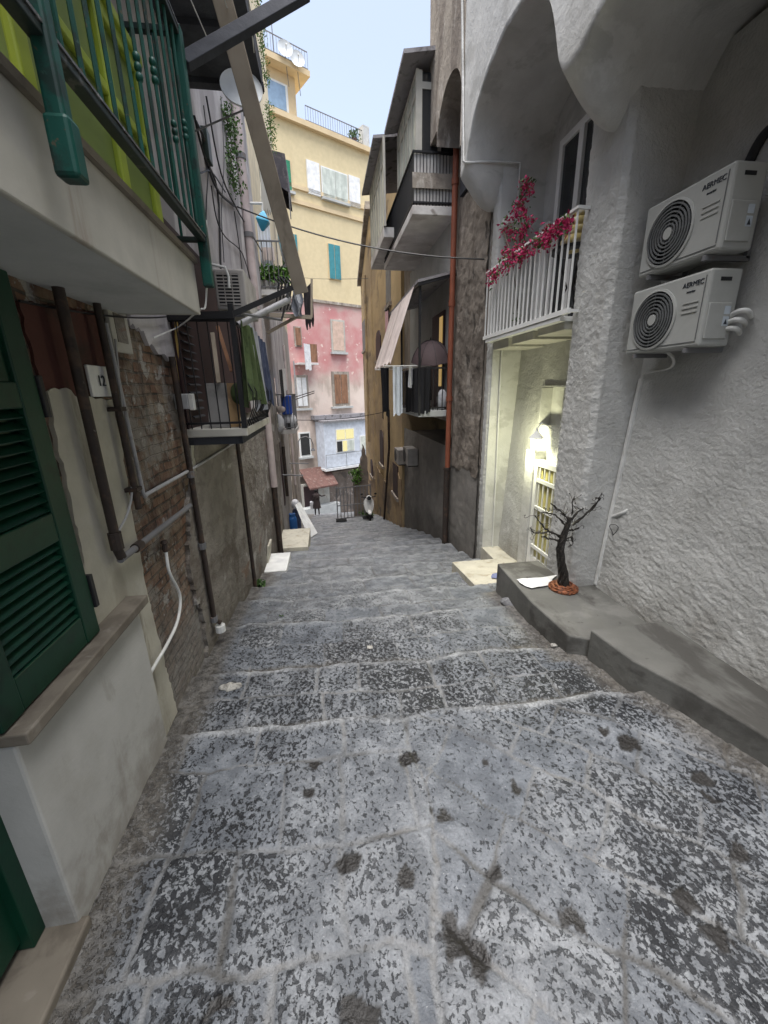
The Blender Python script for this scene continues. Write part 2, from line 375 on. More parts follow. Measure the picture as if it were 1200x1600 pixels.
M['shade'] = surf('dark shaded underside', (.055, .058, .068), [((.028, .03, .036), 1.5, .45, .65)], .95, [(10, .5, .02)])  # near-black: the shade under balconies and in the arch is put into the colour
M['green'] = surf('dark green paint', (.003, .036, .019), [((.003, .018, .012), 7, .5, .7, .7), ((.05, .06, .05), 30, .66, .72, .6)], .42, [(35, .2, .003)])
M['green_rail'] = surf('teal green enamel', (.004, .060, .046), [((.010, .020, .018), 7, .50, .62, .8), ((.10, .065, .04), 24, .63, .68, .8), ((.05, .12, .10), 40, .66, .70, .5)], .48, [(35, .2, .003)])
M['teal'] = surf('teal shutter paint', (.05, .22, .25), [], .6)
M['green_far'] = surf('green shutter paint', (.03, .20, .11), [], .6)
M['lime'] = surf('lime green plastic', (.28, .345, .04), [((.19, .25, .035), 2, .45, .7, .6)], .4, [(15, .08, .005)])
M['lime_dull'] = surf('dull green plastic panel', (.15, .20, .05), [((.10, .14, .04), 2, .45, .7, .6)], .5)
M['black'] = surf('black iron', (.016, .016, .018), [((.07, .045, .03), 14, .62, .7, .6)], .5)
M['iron'] = surf('grey weathered iron', (.15, .15, .155), [((.20, .12, .08), 9, .58, .68, .6)], .55)
M['rail_dark'] = surf('worn dark green rail', (.012, .022, .02), [((.09, .09, .085), 16, .58, .68, .8)], .45, [(35, .2, .003)])
M['rail_cap'] = surf('worn bare steel', (.10, .10, .10), [((.38, .38, .37), 12, .52, .62, .8)], .4, metal=.4)
M['whitemetal'] = surf('white enamel', (.70, .70, .68), [((.5, .49, .46), 6, .55, .75, .5)], .4, var=.04)
M['acwhite'] = surf('white powder coat', (.38, .385, .365), [((.30, .30, .28), 3, .5, .75, .5)], .5, var=.04)
M['acgrey'] = surf('grey fan grille', (.13, .135, .135), [], .5)
M['acdark'] = surf('dark fan well', (.02, .021, .023), [], .6)
M['ink'] = surf('dark print', (.03, .035, .045), [], .5)
M['sticker'] = surf('pale label', (.45, .5, .55), [], .5)
M['pvc'] = surf('white conduit', (.60, .60, .58), [((.42, .41, .38), 5, .5, .7, .7)], .6)
M['grey_pvc'] = surf('grey plastic pipe', (.36, .36, .37), [((.22, .21, .2), 6, .52, .68, .7)], .5)
M['rustpipe'] = surf('rusty brown pipe', (.036, .027, .023), [((.085, .052, .036), 8, .5, .66, .7), ((.20, .18, .16), 20, .64, .72, .6)], .6, [(40, .4, .004)])
M['orangepipe'] = surf('orange red drainpipe', (.235, .075, .042), [((.15, .055, .036), (3, 3, .8), .5, .7, .7)], .55)
M['pinkpipe'] = surf('pale pink drainpipe', (.47, .40, .39), [((.33, .26, .25), 2, .5, .7, .6)], .6)
M['glass'] = surf('dark window glass', (.02, .022, .025), [], .06); M['glass'].node_tree.nodes['Principled BSDF'].inputs['Specular IOR Level'].default_value = .6
M['glass_sky'] = surf('bright window glass', (.20, .30, .42), [], .05); M['glass_sky'].node_tree.nodes['Principled BSDF'].inputs['Specular IOR Level'].default_value = 1
M['curtain'] = surf('pale glazed panel', (.55, .58, .52), [((.42, .45, .40), (2, 2, .5), .45, .65)], .15)
M['litwin'] = glow('lit window glass', (1.0, .90, .45), .15)
M['warmwin'] = glow('lit door glass', (1.0, .66, .2), .06)
M['doorlit'] = surf('cream door glass', (.50, .45, .19), [((.36, .32, .13), (3, 3, 1.2), .45, .6)], .3)
M['lamp'] = glow('lantern glass', (.98, 1.0, .66), .55)
M['wood'] = surf('worn brown wood', (.25, .13, .075), [((.14, .075, .045), (8, 8, 1), .48, .64)], .7, [((40, 40, 4), .4, .004)])
M['plank'] = surf('weathered plank', (.36, .305, .24), [((.25, .21, .165), (9, 9, .8), .48, .64, .8)], .75, [((40, 40, 3), .3, .003)])
M['cardboard'] = surf('brown board', (.34, .22, .11), [((.22, .14, .08), 5, .5, .7)], .8)
M['greyboard'] = surf('grey board', (.20, .195, .19), [((.13, .125, .12), 5, .5, .7)], .8)
M['yellowpole'] = surf('yellow pole', (.55, .38, .12), [], .5)
M['blue'] = surf('blue paint', (.02, .09, .26), [((.03, .05, .12), 12, .58, .7)], .45)
M['bluecrate'] = surf('blue plastic', (.03, .09, .42), [], .45)
M['skyblue'] = surf('light blue plastic', (.06, .36, .55), [], .45)
M['navy'] = surf('navy cloth', (.035, .045, .085), [((.06, .07, .12), 9, .5, .65)], .95, [(60, .3, .004)])
M['greycloth'] = surf('grey cloth', (.28, .29, .32), [((.18, .19, .22), 5, .5, .65)], .95, [(60, .3, .004)])
M['greencloth'] = surf('olive green cloth', (.080, .112, .046), [((.045, .066, .028), 6, .48, .64)], .95, [(60, .3, .004)])
M['whitecloth'] = surf('white cloth', (.70, .70, .70), [((.55, .55, .56), 6, .5, .65)], .9, [(60, .2, .004)])
M['blackcloth'] = surf('black cloth', (.014, .014, .016), [], .95)
M['mauvecloth'] = surf('dusty mauve umbrella cloth', (.105, .076, .080), [], .8)
M['awning'] = surf('pale pink awning cloth', (.62, .54, .51), [((.50, .41, .39), (2, 5, 1), .5, .62, .7)], .9)
M['redcloth'] = surf('red cloth', (.42, .04, .05), [], .9)
M['bag'] = surf('pale plastic bag', (.60, .60, .62), [((.45, .45, .48), 8, .5, .65)], .4)
M['maskblue'] = surf('blue grey cloth', (.16, .18, .30), [], .9)
M['tarp'] = surf('dark canopy sheet', (.06, .055, .065), [((.11, .10, .105), 6, .5, .66)], .7)
M['roofsheet'] = surf('weathered roof sheet', (.25, .24, .25), [((.10, .095, .095), 3, .5, .65)], .8)
M['roofgreen'] = surf('copper green roof edge', (.22, .36, .31), [], .7)
M['tile'] = surf('old terracotta tiles', (.12, .065, .055), [((.19, .145, .125), 5, .55, .66, .8), ((.18, .1, .08), 4, .55, .7, .8)], .9, [((3, 14, 3), .6, .05)])
M['baywhite'] = surf('pale blue white panel', (.58, .62, .68), [((.46, .50, .56), 1, .5, .7, .6)], .6)
M['doordark'] = surf('dark maroon door', (.035, .018, .020), [], .6)
M['beigeblind'] = surf('beige blind', (.55, .40, .32), [], .7)
M['whiteshut'] = surf('white shutter', (.72, .72, .71), [], .6)
M['ironwire'] = surf('dark twisted wire', (.030, .027, .024), [((.07, .06, .05), 40, .5, .65)], .5, [(120, .5, .003)], metal=.3)
M['copper'] = surf('copper wire', (.26, .095, .045), [((.10, .045, .03), 30, .48, .62)], .45, [(90, .6, .005)], metal=.4)
M['leaf'] = surf('ivy leaves', (.055, .115, .030), [((.10, .19, .045), 7, .45, .6), ((.03, .06, .02), 11, .52, .65)], .6)
M['leaf_bright'] = surf('bright leaves', (.10, .21, .035), [((.05, .11, .02), 7, .45, .6)], .6)
M['bract'] = surf('magenta bracts', (.46, .028, .12), [((.30, .014, .06), 25, .45, .6), ((.60, .07, .20), 30, .55, .65)], .75)
M['stem'] = surf('grey brown stem', (.10, .08, .06), [], .9)
M['skin'] = surf('skin', (.34, .20, .15), [], .6)
M['coat'] = surf('dark coat cloth', (.055, .042, .042), [], .95)
M['hair'] = surf('dark hair', (.012, .01, .009), [], .7)
M['dish'] = surf('satellite dish paint', (.60, .62, .63), [], .5)
M['stone_dark'] = surf('dark loose stone', (.12, .12, .125), [((.25, .25, .25), 9, .5, .65)], .9, [(30, .6, .01)])
M['rubber'] = surf('black rubber', (.015, .015, .016), [], .8)
M['tablecloth'] = surf('mustard folded cloth', (.40, .32, .13), [((.52, .47, .35), 9, .5, .6)], .9)

# ================================================================== GROUND: stepped lava-stone alley
PY = [-12, 0, 2.40, 2.44, 3.0, 4.1, 5.5, 6.9, 8.3, 11.3, 13.5, 20, 27, 36, 60]
PZ = [.6, .0, -.0, -.085, -.14, -.28, -.62, -.93, -1.19, -1.95, -2.6, -4.15, -6.0, -8.75, -14.5]
EDGES = [2.42, 3.22, 4.12, 4.98, 5.85, 6.75, 7.62] + [8.5 + .88 * k for k in range(50)]
def stepz(y):
    y = np.asarray(y, float); base = np.interp(y, PY, PZ); E = np.array(EDGES)
    k = np.clip(np.searchsorted(E, y), 1, len(E) - 1)
    a, b = E[k - 1], E[k]; za, zb = np.interp(a + .02, PY, PZ), np.interp(b, PY, PZ)
    f = np.clip((y - a) / (b - a), 0, 1)
    # sloping tread, then a short rounded riser
    tread = za + (zb - za) * (.36 * f) ; r = sstep(f, .955, 1.0)
    z = tread + (zb - za) * .64 * r
    return np.where(y < 2.44, base, np.where(y > 30, base, z))
def gz(x, y): return float(stepz(y + .03 * x))

def make_ground():
    ys = [-3.0]
    while ys[-1] < 50:
        y = ys[-1]; d = .05 if y < .3 else .0125 * max(1, (y / 2.6)) ** 1.25
        ys.append(y + min(d, .5))
    ys = np.array(ys); nx = 370; s = np.linspace(0, 1, nx)
    xl = np.where(ys < 10, -1.75, -1.75 - (ys - 10) * .16); xr = np.where(ys < 10, 3.35, 3.35 + (ys - 10) * .09)
    X = xl[:, None] + (xr - xl)[:, None] * s[None, :]; Y = np.repeat(ys[:, None], nx, 1)
    # wandering step edges
    Yw = Y + .03 * X + (fbm(X * 1.3, Y * 1.1, 1) - .5) * .16 + (fbm(X * 6, Y * 6, 4) - .5) * .05
    Z = stepz(Yw)
    # blocks
    Xb = X + (fbm(X * 2.2, Y * 2.2, 2) - .5) * .05 + (fbm(X * 9, Y * 9, 6) - .5) * .03; Yb = Yw + (fbm(X * 2, Y * 2, 3) - .5) * .04 + (fbm(X * 9, Y * 9, 0) - .5) * .03
    rows = [2.42]
    for a, b in zip(EDGES[:-1], EDGES[1:]): rows += [a + (b - a) * .46, b]
    rows = np.array(rows); k = np.clip(np.searchsorted(rows, Yb), 1, len(rows) - 1)
    dy = np.minimum(np.abs(Yb - rows[k - 1]), np.abs(rows[k] - Yb))
    tone = np.zeros_like(X); dx = np.full_like(X, 9.)
    r = random.Random(5)
    for i in range(1, len(rows)):
        m = k == i
        if not m.any(): continue
        cb = [-9.0 + r.random() * .4]
        while cb[-1] < 9: cb.append(cb[-1] + r.uniform(.36, .78))
        cb = np.array(cb); tn = rng.random(len(cb)); j = np.clip(np.searchsorted(cb, Xb[m]), 1, len(cb) - 1)
        dx[m] = np.minimum(Xb[m] - cb[j - 1], cb[j] - Xb[m]); tone[m] = tn[j]
    D = np.minimum(dx, dy)
    # the landing by the viewer: square slabs on the left, slabs laid askew on the right
    L = Yb < 2.42
    def courses(U, V, rh, cw, seed, v0):
        rr = random.Random(seed); rb = [v0]
        while rb[-1] < 6: rb.append(rb[-1] + rr.uniform(rh * .85, rh * 1.2))
        rb = np.array(rb); kk = np.clip(np.searchsorted(rb, V), 1, len(rb) - 1); e = np.minimum(V - rb[kk - 1], rb[kk] - V); tt = np.zeros_like(U)
        for i in range(1, len(rb)):
            m = kk == i
            if not m.any(): continue
            cb = [-8 + rr.random() * .4]
            while cb[-1] < 8: cb.append(cb[-1] + rr.uniform(cw * .7, cw * 1.35))
            cb = np.array(cb); tn = np.array([rr.random() for _ in cb]); q = np.clip(np.searchsorted(cb, U[m]), 1, len(cb) - 1)
            e[m] = np.minimum(e[m], np.minimum(U[m] - cb[q - 1], cb[q] - U[m])); tt[m] = tn[q]
        return e, tt
    split = .42 + .12 * (Y - 1.6) + .04 * np.sin(Y * 5)
    eA, tA = courses(Xb, Yb, .46, .48, 3, -4.0)
    ca_, sa_ = math.cos(-.72), math.sin(-.72)
    eB, tB = courses(Xb * ca_ + Yb * sa_, -Xb * sa_ + Yb * ca_, .34, .52, 8, -6.0)
    right = Xb > split
    e = np.where(right, eB, eA); e = np.minimum(e, np.abs(Xb - split)); tt = np.where(right, tB, tA)
    D[L] = np.minimum(e, np.abs(2.42 - Yb))[L]; tone[L] = tt[L]
    jw = .005 + .014 * sstep(fbm(X * 1.7, Y * 1.7, 5), .35, .75)
    J = 1 - sstep(D, jw * .45, jw * 1.25)
    J *= .55 + .45 * sstep(fbm(X * 3, Y * 3, 6), .3, .55)
    # light mortar patches spread wide, worn smooth stones
    A = sstep(fbm(X * 1.1 + 3, Y * 1.1, 7), .30, .52) * (.55 + .45 * sstep(fbm(X * 3.5, Y * 3.5, 2), .34, .56)); A = .52 + .48 * A
    A *= np.where(Y < 2.6, 1.0, np.clip(1 - (Y - 2.6) * .13, .30, 1))
    for (u, v, rad) in ((350, 1205, .13), (660, 1295, .13), (690, 1300, .1), (820, 1560, .12), (640, 1190, .12)):
        p = fZ(u, v, 0); A *= 1 - .85 * np.exp(-((X - p.x) ** 2 + (Y - p.y) ** 2) / rad ** 2)
    A *= 1 - .8 * J
    # pale noses of the steps, earth along the walls and, as painted contact shade, at the foot of each riser
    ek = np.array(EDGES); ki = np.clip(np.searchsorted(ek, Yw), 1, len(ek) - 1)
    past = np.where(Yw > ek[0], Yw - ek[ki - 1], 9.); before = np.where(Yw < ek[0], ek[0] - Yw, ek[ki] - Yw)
    far_pale = sstep(Y, 2.6, 6.5) * (.55 + .45 * sstep(fbm(X * 1.6, Y * 1.2, 6), .3, .6))  # treads turn paler with distance
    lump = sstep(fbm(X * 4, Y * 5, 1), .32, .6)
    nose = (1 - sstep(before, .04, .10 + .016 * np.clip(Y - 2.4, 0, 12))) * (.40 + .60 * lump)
    earth_dark = (1 - sstep(past, .03, .10 + .02 * np.clip(Y - 2.4, 0, 12))) * (.25 + .75 * sstep(fbm(X * 3, Y * 3, 4), .36, .56))
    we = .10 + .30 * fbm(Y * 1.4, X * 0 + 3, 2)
    earth_dark = np.maximum(earth_dark, 1 - sstep(X + 1.26 + .0 * Y, we * .4, we * 1.2))
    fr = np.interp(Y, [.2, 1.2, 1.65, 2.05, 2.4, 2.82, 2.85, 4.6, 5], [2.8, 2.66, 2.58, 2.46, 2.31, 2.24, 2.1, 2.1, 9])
    earth_dark = np.maximum(earth_dark, 1 - sstep(fr - X, .03, .10 + .35 * fbm(Y * 2.2, X * 0 + 9, 3)))
    # potholes
    H = np.zeros_like(X); P = np.zeros_like(X)
    nz = .6 * fbm(X * 9, Y * 9, 3, 2) + .4 * fbm(X * 26, Y * 26, 5, 2)
    for (u, v, rad) in ((490, 1195, .045), (485, 1240, .045), (640, 1188, .05), (690, 1272, .035), (548, 1350, .05), (715, 1470, .085), (748, 1500, .06), (700, 1440, .04),
                        (978, 1162, .065), (1100, 1215, .06), (1112, 1245, .05), (1066, 1405, .05), (886, 1436, .045), (945, 1150, .035), (850, 1232, .035), (775, 1372, .04),
                        (922, 1190, .03), (805, 1230, .03), (560, 1590, .06), (340, 1565, .05), (760, 1190, .03), (1120, 1465, .05), (1150, 1330, .04), (1010, 1300, .03), (640, 1375, .03)):
        p = fZ(u, v, 0); d = np.hypot(X - p.x, (Y - p.y)) + (nz - .5) * .17; rad *= 1.2
        P = np.maximum(P, 1 - sstep(d, rad * .2, rad * 1.3)); H = np.maximum(H, 1 - sstep(d, rad * .70, rad * .95))
    # a brown worn gutter beside the benches and along both walls
    Z += (fbm(X * 2.2, Y * 2.2, 1) - .5) * .05 + (fbm(X * 9, Y * 9, 5) - .5) * .016
    Z += (tone - .5) * .014 * (1 - J) - J * .010 - P * .004
    nr, nc = X.shape
    me = bpy.data.meshes.new('paving')
    co = np.stack([X, Y, Z], -1).reshape(-1, 3)
    idx = np.arange(nr * nc).reshape(nr, nc)
    q = np.stack([idx[:-1, :-1], idx[:-1, 1:], idx[1:, 1:], idx[1:, :-1]], -1).reshape(-1, 4)
    me.vertices.add(len(co)); me.vertices.foreach_set('co', co.astype(np.float32).ravel())
    me.loops.add(q.size); me.loops.foreach_set('vertex_index', q.astype(np.int32).ravel())
    me.polygons.add(len(q)); me.polygons.foreach_set('loop_start', np.arange(0, q.size, 4, dtype=np.int32)); me.polygons.foreach_set('loop_total', np.full(len(q), 4, np.int32))
    me.polygons.foreach_set('use_smooth', np.ones(len(q), bool))
    me.update(calc_edges=True)
    ca = me.attributes.new('blk', 'FLOAT_COLOR', 'POINT')
    ca.data.foreach_set('color', np.stack([J, tone, H, A], -1).astype(np.float32).ravel())
    cb = me.attributes.new('tread_tone', 'FLOAT_COLOR', 'POINT')
    cb.data.foreach_set('color', np.stack([nose, earth_dark, far_pale, J], -1).astype(np.float32).ravel())
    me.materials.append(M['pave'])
    o = bpy.data.objects.new('alley_paving', me); COL.objects.link(o); tag(o, kind='structure')
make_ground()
mb = MB(); mb.add([(-400, -400, -.4), (400, -400, -.4), (400, 0, -.45), (-400, 0, -.45), (-400, 60, -15.2), (400, 60, -15.2), (-400, 600, -60), (400, 600, -60)], [(0, 1, 2, 3), (3, 2, 5, 4), (4, 5, 7, 6)])
tag(mb.build('hillside_ground', M['terrain'], loc=(0, 0, 0)), kind='structure')

def rough_sheet(fn, a0, a1, b0, b1, da, db, amp, nrm, sc=24, seed=0, fade=None):
    """grid of fn(a, b) pushed along nrm by lumpy noise"""
    na = max(2, int((a1 - a0) / da)); nb = max(2, int((b1 - b0) / db))
    A, B = np.meshgrid(np.linspace(a0, a1, na), np.linspace(b0, b1, nb), indexing='ij')
    n = (fbm(A * sc, B * sc * 1.8, seed, 4) - .5) * 2 + (fbm(A * 3, B * 3, seed + 1, 2) - .5) * 2.2
    N = Vector(nrm); out = []
    for i in range(na):
        out.append([Vector(fn(A[i, j], B[i, j])) + N * float(n[i, j] * amp * (fade(A[i, j], B[i, j]) if fade else 1)) for j in range(nb)])
    return out

def jag(poly, seed, amp=.03, step=.03):
    """a polygon outline with a broken-plaster edge"""
    r = random.Random(seed); out = []; ph = [r.uniform(0, 6.28) for _ in range(4)]; d = 0
    step = max(step, amp * .8)
    for i, p in enumerate(poly):
        q = poly[(i + 1) % len(poly)]; L = math.hypot(q[0] - p[0], q[1] - p[1]); n = max(1, int(L / step)); nx, ny = -(q[1] - p[1]) / max(L, 1e-6), (q[0] - p[0]) / max(L, 1e-6)
        for k in range(n):
            t = k / n; e = math.sin(math.pi * t) ** .3 if k else 0; dd = d + L * t
            o = amp * e * (.30 * math.sin(dd * 1.9 / max(amp * 8, .1) + ph[0]) + .35 * math.sin(dd * 4.7 / max(amp * 8, .1) + ph[1]) + r.uniform(-.75, .75))
            out.append((p[0] + (q[0] - p[0]) * t + nx * o, p[1] + (q[1] - p[1]) * t + ny * o))
        d += L
    return out

# ================================================================== LEFT TENEMENT (near)
XL = -1.3
lt = thing('brick_tenement', 'tenement of bare brick and patched plaster with the green railed balcony', 'building', (XL, 4, 0))
mb = MB()
mb.box(-6, XL - .01, -5.5, .3, -1, 7.6); mb.box(-6, XL - .01, .3, 1.38, 2.45, 7.6)
mb.box(-6, XL - .16, .3, 1.38, -1, 2.45)
mb.box(-6, XL - .01, 1.38, 5.6, -3.5, 7.6); mb.box(-6, XL - .01, 5.6, 10.7, -3.5, 11.5)
mb.build('wall', M['brick'], lt)
# plaster coats lying on the brick
def coat(name, mat, pix, x=XL, d=.02, seed=1, amp=.025, world=None):
    poly = world or [(fX(u, v, x).y, fX(u, v, x).z) for u, v in pix]
    m = MB(); m.prism(jag(poly, seed, amp), x - .02, x + d - .008, 'x'); return m.build(name, mat, lt)
coat('plaster_coat', M['cream'], [(70, 612), (100, 606), (120, 622), (172, 624), (186, 690), (203, 800), (228, 930), (275, 1112), (262, 1160), (200, 1160), (140, 940)], seed=2, amp=.014)
coat('painted_plaster', M['dark_red'], [(28, 470), (152, 488), (168, 585), (126, 626), (100, 606), (66, 614)], d=.012, seed=3, amp=.012)
coat('weathered_coat', M['grey_plaster'], None, seed=4, amp=.05, d=.035, world=[(3.55, -.7), (3.62, .2), (3.5, .8), (3.72, 1.35), (4.1, 1.62), (4.2, 1.95), (10.6, 2.0), (10.6, -2.6), (8, -2), (6, -1.5)])
coat('pale_coat', M['lilac_plaster'], None, seed=5, amp=.05, d=.03, world=[(3.2, 2.75), (3.25, 3.6), (3.1, 7.5), (5.65, 7.55), (5.7, 11.4), (10.6, 11.4), (10.6, 2.04), (4.35, 2.02), (4.3, 2.5), (3.8, 2.6)])
coat('cream_patch', M['cream'], None, seed=6, amp=.02, d=.03, world=[(4.0, 1.5), (4.06, 1.84), (5.3, 1.86), (5.2, 1.72), (4.6, 1.62)])
# plinth under the shutter with its stone sill
mb = MB(); mb.box(XL - .158, -1.225, 1.370, 2.42, -.15, 1.045)
pl = mb.build('plinth', M['white_plinth'], lt, bevel=.012)
mb = MB(); mb.box(XL - .1, -1.165, 1.36, 2.44, 1.05, 1.105)
mb.build('sill', M['travertine'], pl, bevel=.008)
# door beside it
mb = MB(); mb.box(XL - .155, XL - .10, .34, 1.34, .10, 2.4)
for z0 in (.25, .95, 1.65): mb.box(XL - .10, XL - .085, .45, 1.22, z0, z0 + .55)
dr = mb.build('door', M['green'], lt, bevel=.006)
mb = MB(); mb.box(XL - .15, XL - .06, 1.30, 1.379, .05, 2.44); mb.box(XL - .15, XL - .06, .301, .36, .05, 2.44); mb.build('frame', M['green'], dr, bevel=.004)
mb = MB(); mb.box(XL - .16, -1.19, .25, 1.395, -.1, .045); mb.build('threshold', M['travertine'], lt, bevel=.012)
# louvred shutter leaf
sh_tr = fX(35, 473, XL); y1 = 2.035; y0 = 1.36
mb = MB()
zb, zt = 1.115, 2.79; xo, xi = XL + .062, XL + .012
mb.box(xi, xo, y1 - .115, y1, zb, zt); mb.box(xi, xo, y0, y0 + .115, zb, zt)
rails = [(zb, zb + .15), (1.665, 1.80), (2.255, 2.36), (zt - .10, zt)]
for a, b in rails: mb.box(xi + .002, xo - .003, y0 + .115, y1 - .115, a, b)
shut = mb.build('shutter', M['green'], lt, bevel=.006)
mb = MB()
for a, b in ((zb + .15, 1.665), (1.80, 2.255)):
    n = int((b - a) / .042)
    for k in range(n):
        z = a + (k + .5) * (b - a) / n
        mb.obox(((xi + xo) / 2 - .004, (y0 + y1) / 2, z), .048, y1 - y0 - .232, .007, (0, math.radians(38), 0))
mb.build('louvre', M['green'], shut)
mb = MB(); mb.box(xi + .012, xo - .02, y0 + .115, y1 - .115, 2.36, zt - .1); mb.box(xi - .008, xi - .002, y0, y1, zb, zt); mb.build('backing', M['green'], shut)
for z in (2.30, 1.34):
    m = MB(); m.box(xi, xo + .012, y1 + .001, y1 + .03, z - .09, z + .09); m.build('hinge', M['black'], shut, bevel=.004)
# number plaque
pq = MB().box(XL + .006, XL + .022, *sorted((fX(133, 590, XL).y, fX(165, 590, XL).y)), fX(150, 620, XL).z, fX(150, 572, XL).z).one('number_plaque', M['marble'], 'small pale house number plaque reading 12, on the brick between the dark pipes', 'plaque', bevel=.004)
c = LOC[pq] + Vector((.014, 0, .085))
lettering('12', .085, c, (0, 1, 0), (0, 0, 1)).build('numeral', M['ink'], pq)
mb = MB(); p = fX(181, 515, XL); mb.box(XL, XL + .03, p.y - .13, p.y + .13, p.z - .14, p.z + .16)
vent = mb.one('junction_box', M['slabface'], 'small square plastered box high on the brick under the green railed balcony', 'box', bevel=.01)
MB().box(XL + .03, XL + .034, p.y - .07, p.y + .07, p.z - .08, p.z + .09).build('cover', M['grey_plaster'], vent)

# balcony 1: slab and green railing
BX = -.77
BZ0, BZ1 = 2.80, 3.10
mb = MB(); mb.box(XL, BX - .025, -1.5, 3.03, BZ0, BZ1 - .02)
b1 = mb.build('balcony', M['soffit'], lt)
mb = MB(); mb.box(BX - .025, BX, -1.5, 3.05, BZ0 - .004, BZ1); mb.box(XL, BX - .025, 3.03, 3.055, BZ0 - .004, BZ1); mb.build('edge', M['slabface'], b1, bevel=.006)
mb = MB(); mb.box(XL, BX + .02, -1.5, 3.07, BZ1, BZ1 + .03); mb.build('floor_slab', M['travertine'], b1)
RX = -.70; RB, RT = 3.235, 4.24
mb = MB(); mb.box(RX - .022, RX + .022, -1.5, 3.05, RB - .02, RB + .006); mb.box(RX - .022, RX + .022, -1.5, 3.05, RT - .02, RT + .01); mb.box(XL, RX, 3.03, 3.07, RB - .02, RB + .006); mb.box(XL, RX, 3.03, 3.07, RT - .02, RT + .01)
mb.build('rail', M['rail_dark'], b1, bevel=.004)
mb = MB(); mb.box(RX - .026, RX + .026, -1.5, 3.06, RB + .007, RB + .016); mb.box(RX - .026, RX + .026, -1.5, 3.06, RT + .011, RT + .02); mb.build('rail_cap', M['rail_cap'], b1)
mb = MB(); mb.obox((RX, 3.07, (RB + RT) / 2 - .12), .06, .06, RT - RB + .30); mb.build('newel_post', M['green_rail'], b1, bevel=.006)
pn = fX(116, 284, RX + .012)
mb = MB(); mb.obox((RX + .008, pn.y, pn.z + .78), .052, .052, 1.30); mb.build('newel_post', M['green_rail'], b1, bevel=.010)
mb = MB(); mb.obox((RX + .010, pn.y, pn.z + .075), .068, .068, .15); mb.build('post_foot', M['green_rail'], b1, bevel=.012)
y = 2.98; i = 0
while y > .8:
    if abs(y - pn.y) > .07:
        m = MB(); m.tube([(RX, y, RB), (RX, y, RT)], .0085, 7)
        if i % 2 == 0:
            zc = RB + (.52 if i % 4 == 0 else .40)
            for dz in (-.034, 0, .034): m.lathe([(.009, -.016), (.0145, -.009), (.016, 0), (.0145, .009), (.009, .016)], (RX, y, zc + dz), n=8)
        m.build('baluster', M['green_rail'], b1, smooth=True)
    y -= .112; i += 1
for k in range(4):
    m = MB(); x = RX - .12 - k * .115; m.tube([(x, 3.05, RB), (x, 3.05, RT)], .0085, 7); m.build('baluster', M['green_rail'], b1, smooth=True)

# balcony 2 overhead, dark underside
pf = fX(292, 138, XL); YB2 = pf.y; pfr = fY(411, 130, YB2)
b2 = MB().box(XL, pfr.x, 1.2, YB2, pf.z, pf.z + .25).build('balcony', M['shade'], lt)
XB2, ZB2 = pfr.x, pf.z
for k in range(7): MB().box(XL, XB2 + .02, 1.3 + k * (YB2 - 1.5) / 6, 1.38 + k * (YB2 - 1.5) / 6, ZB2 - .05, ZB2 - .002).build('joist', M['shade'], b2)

# balcony 3: dark cluttered balcony with iron railing
Y3, X3 = 3.96, -.73; Z3 = 1.985
Y3b = 5.6
b3 = MB().box(XL + .02, X3, Y3, Y3b, Z3 - .075, Z3).build('balcony', M['slabface'], lt, bevel=.008)
MB().box(XL + .02, X3 - .06, Y3 + .05, Y3b, Z3 - .15, Z3 - .076).build('bracket', M['shade'], b3)  # dark strip standing in for the shade under the slab
rt3 = Z3 + .92
for z in (Z3 + .05, rt3): MB().bar((XL + .02, Y3 + .02, z), (X3 - .015, Y3 + .02, z), .02, .02).bar((X3 - .02, Y3 + .02, z), (X3 - .02, Y3b, z), .02, .02).build('rail', M['black'], b3)
for py, ph_, pw in ((Y3 + .02, 1.05, .045), (Y3b - .02, .95, .03)): MB().bar((X3 - .02, py, Z3), (X3 - .02, py, Z3 + ph_), pw, pw, (0, 1, 0)).build('post', M['black'], b3)
for k in range(6):
    x = XL + .08 + k * .085; MB().tube([(x, Y3 + .02, Z3), (x, Y3 + .02, rt3)], .006, 5).build('baluster', M['black'], b3)
for k in range(13):
    y = Y3 + .13 + k * .115; MB().tube([(X3 - .02, y, Z3), (X3 + .06, y, Z3 + .18), (X3 + .07, y, Z3 + .32), (X3 - .01, y, Z3 + .5), (X3 - .02, y, rt3)], .006, 5).build('baluster', M['black'], b3)
# dark doorway behind it, stretched along the wall to darken it
m = MB(); m.box(XL + .03, XL + .045, 4.0, 7.4, Z3 + .002, Z3 + 1.75); dd = m.build('doorway', M['doordark'], lt)
m = MB()
for k in range(22): m.obox((XL + .06, 4.32, Z3 + .1 + k * .075), .03, .36, .010, (0, .6, 0))
m.build('louvre', M['black'], dd)

# lean-to frame over balcony 3: black bar rising outwards with a grey tube beside it
e0 = fY(262, 495, 3.97); e1 = fY(365, 492, 3.97); e2 = fY(456, 450, 4.25)
ft = thing('roller_awning', 'black iron awning frame with grey roller tube jutting over the cluttered dark balcony', 'awning', (XL, 3.97, e0.z))
MB().bar(e0, e1, .05, .06).build('wall_bar', M['black'], ft); MB().bar(e1 - Vector((.02, 0, .0)), e2, .05, .045).build('arm', M['black'], ft)
g0 = fY(372, 508, 4.15); g1 = fY(452, 468, 4.45); MB().tube([g0, g1], .03, 10).build('roller_tube', M['grey_pvc'], ft, smooth=True)
MB().tube([fY(375, 490, 4.05), fY(440, 500, 4.5), fY(452, 455, 4.4)], .012, 6).build('brace', M['iron'], ft)

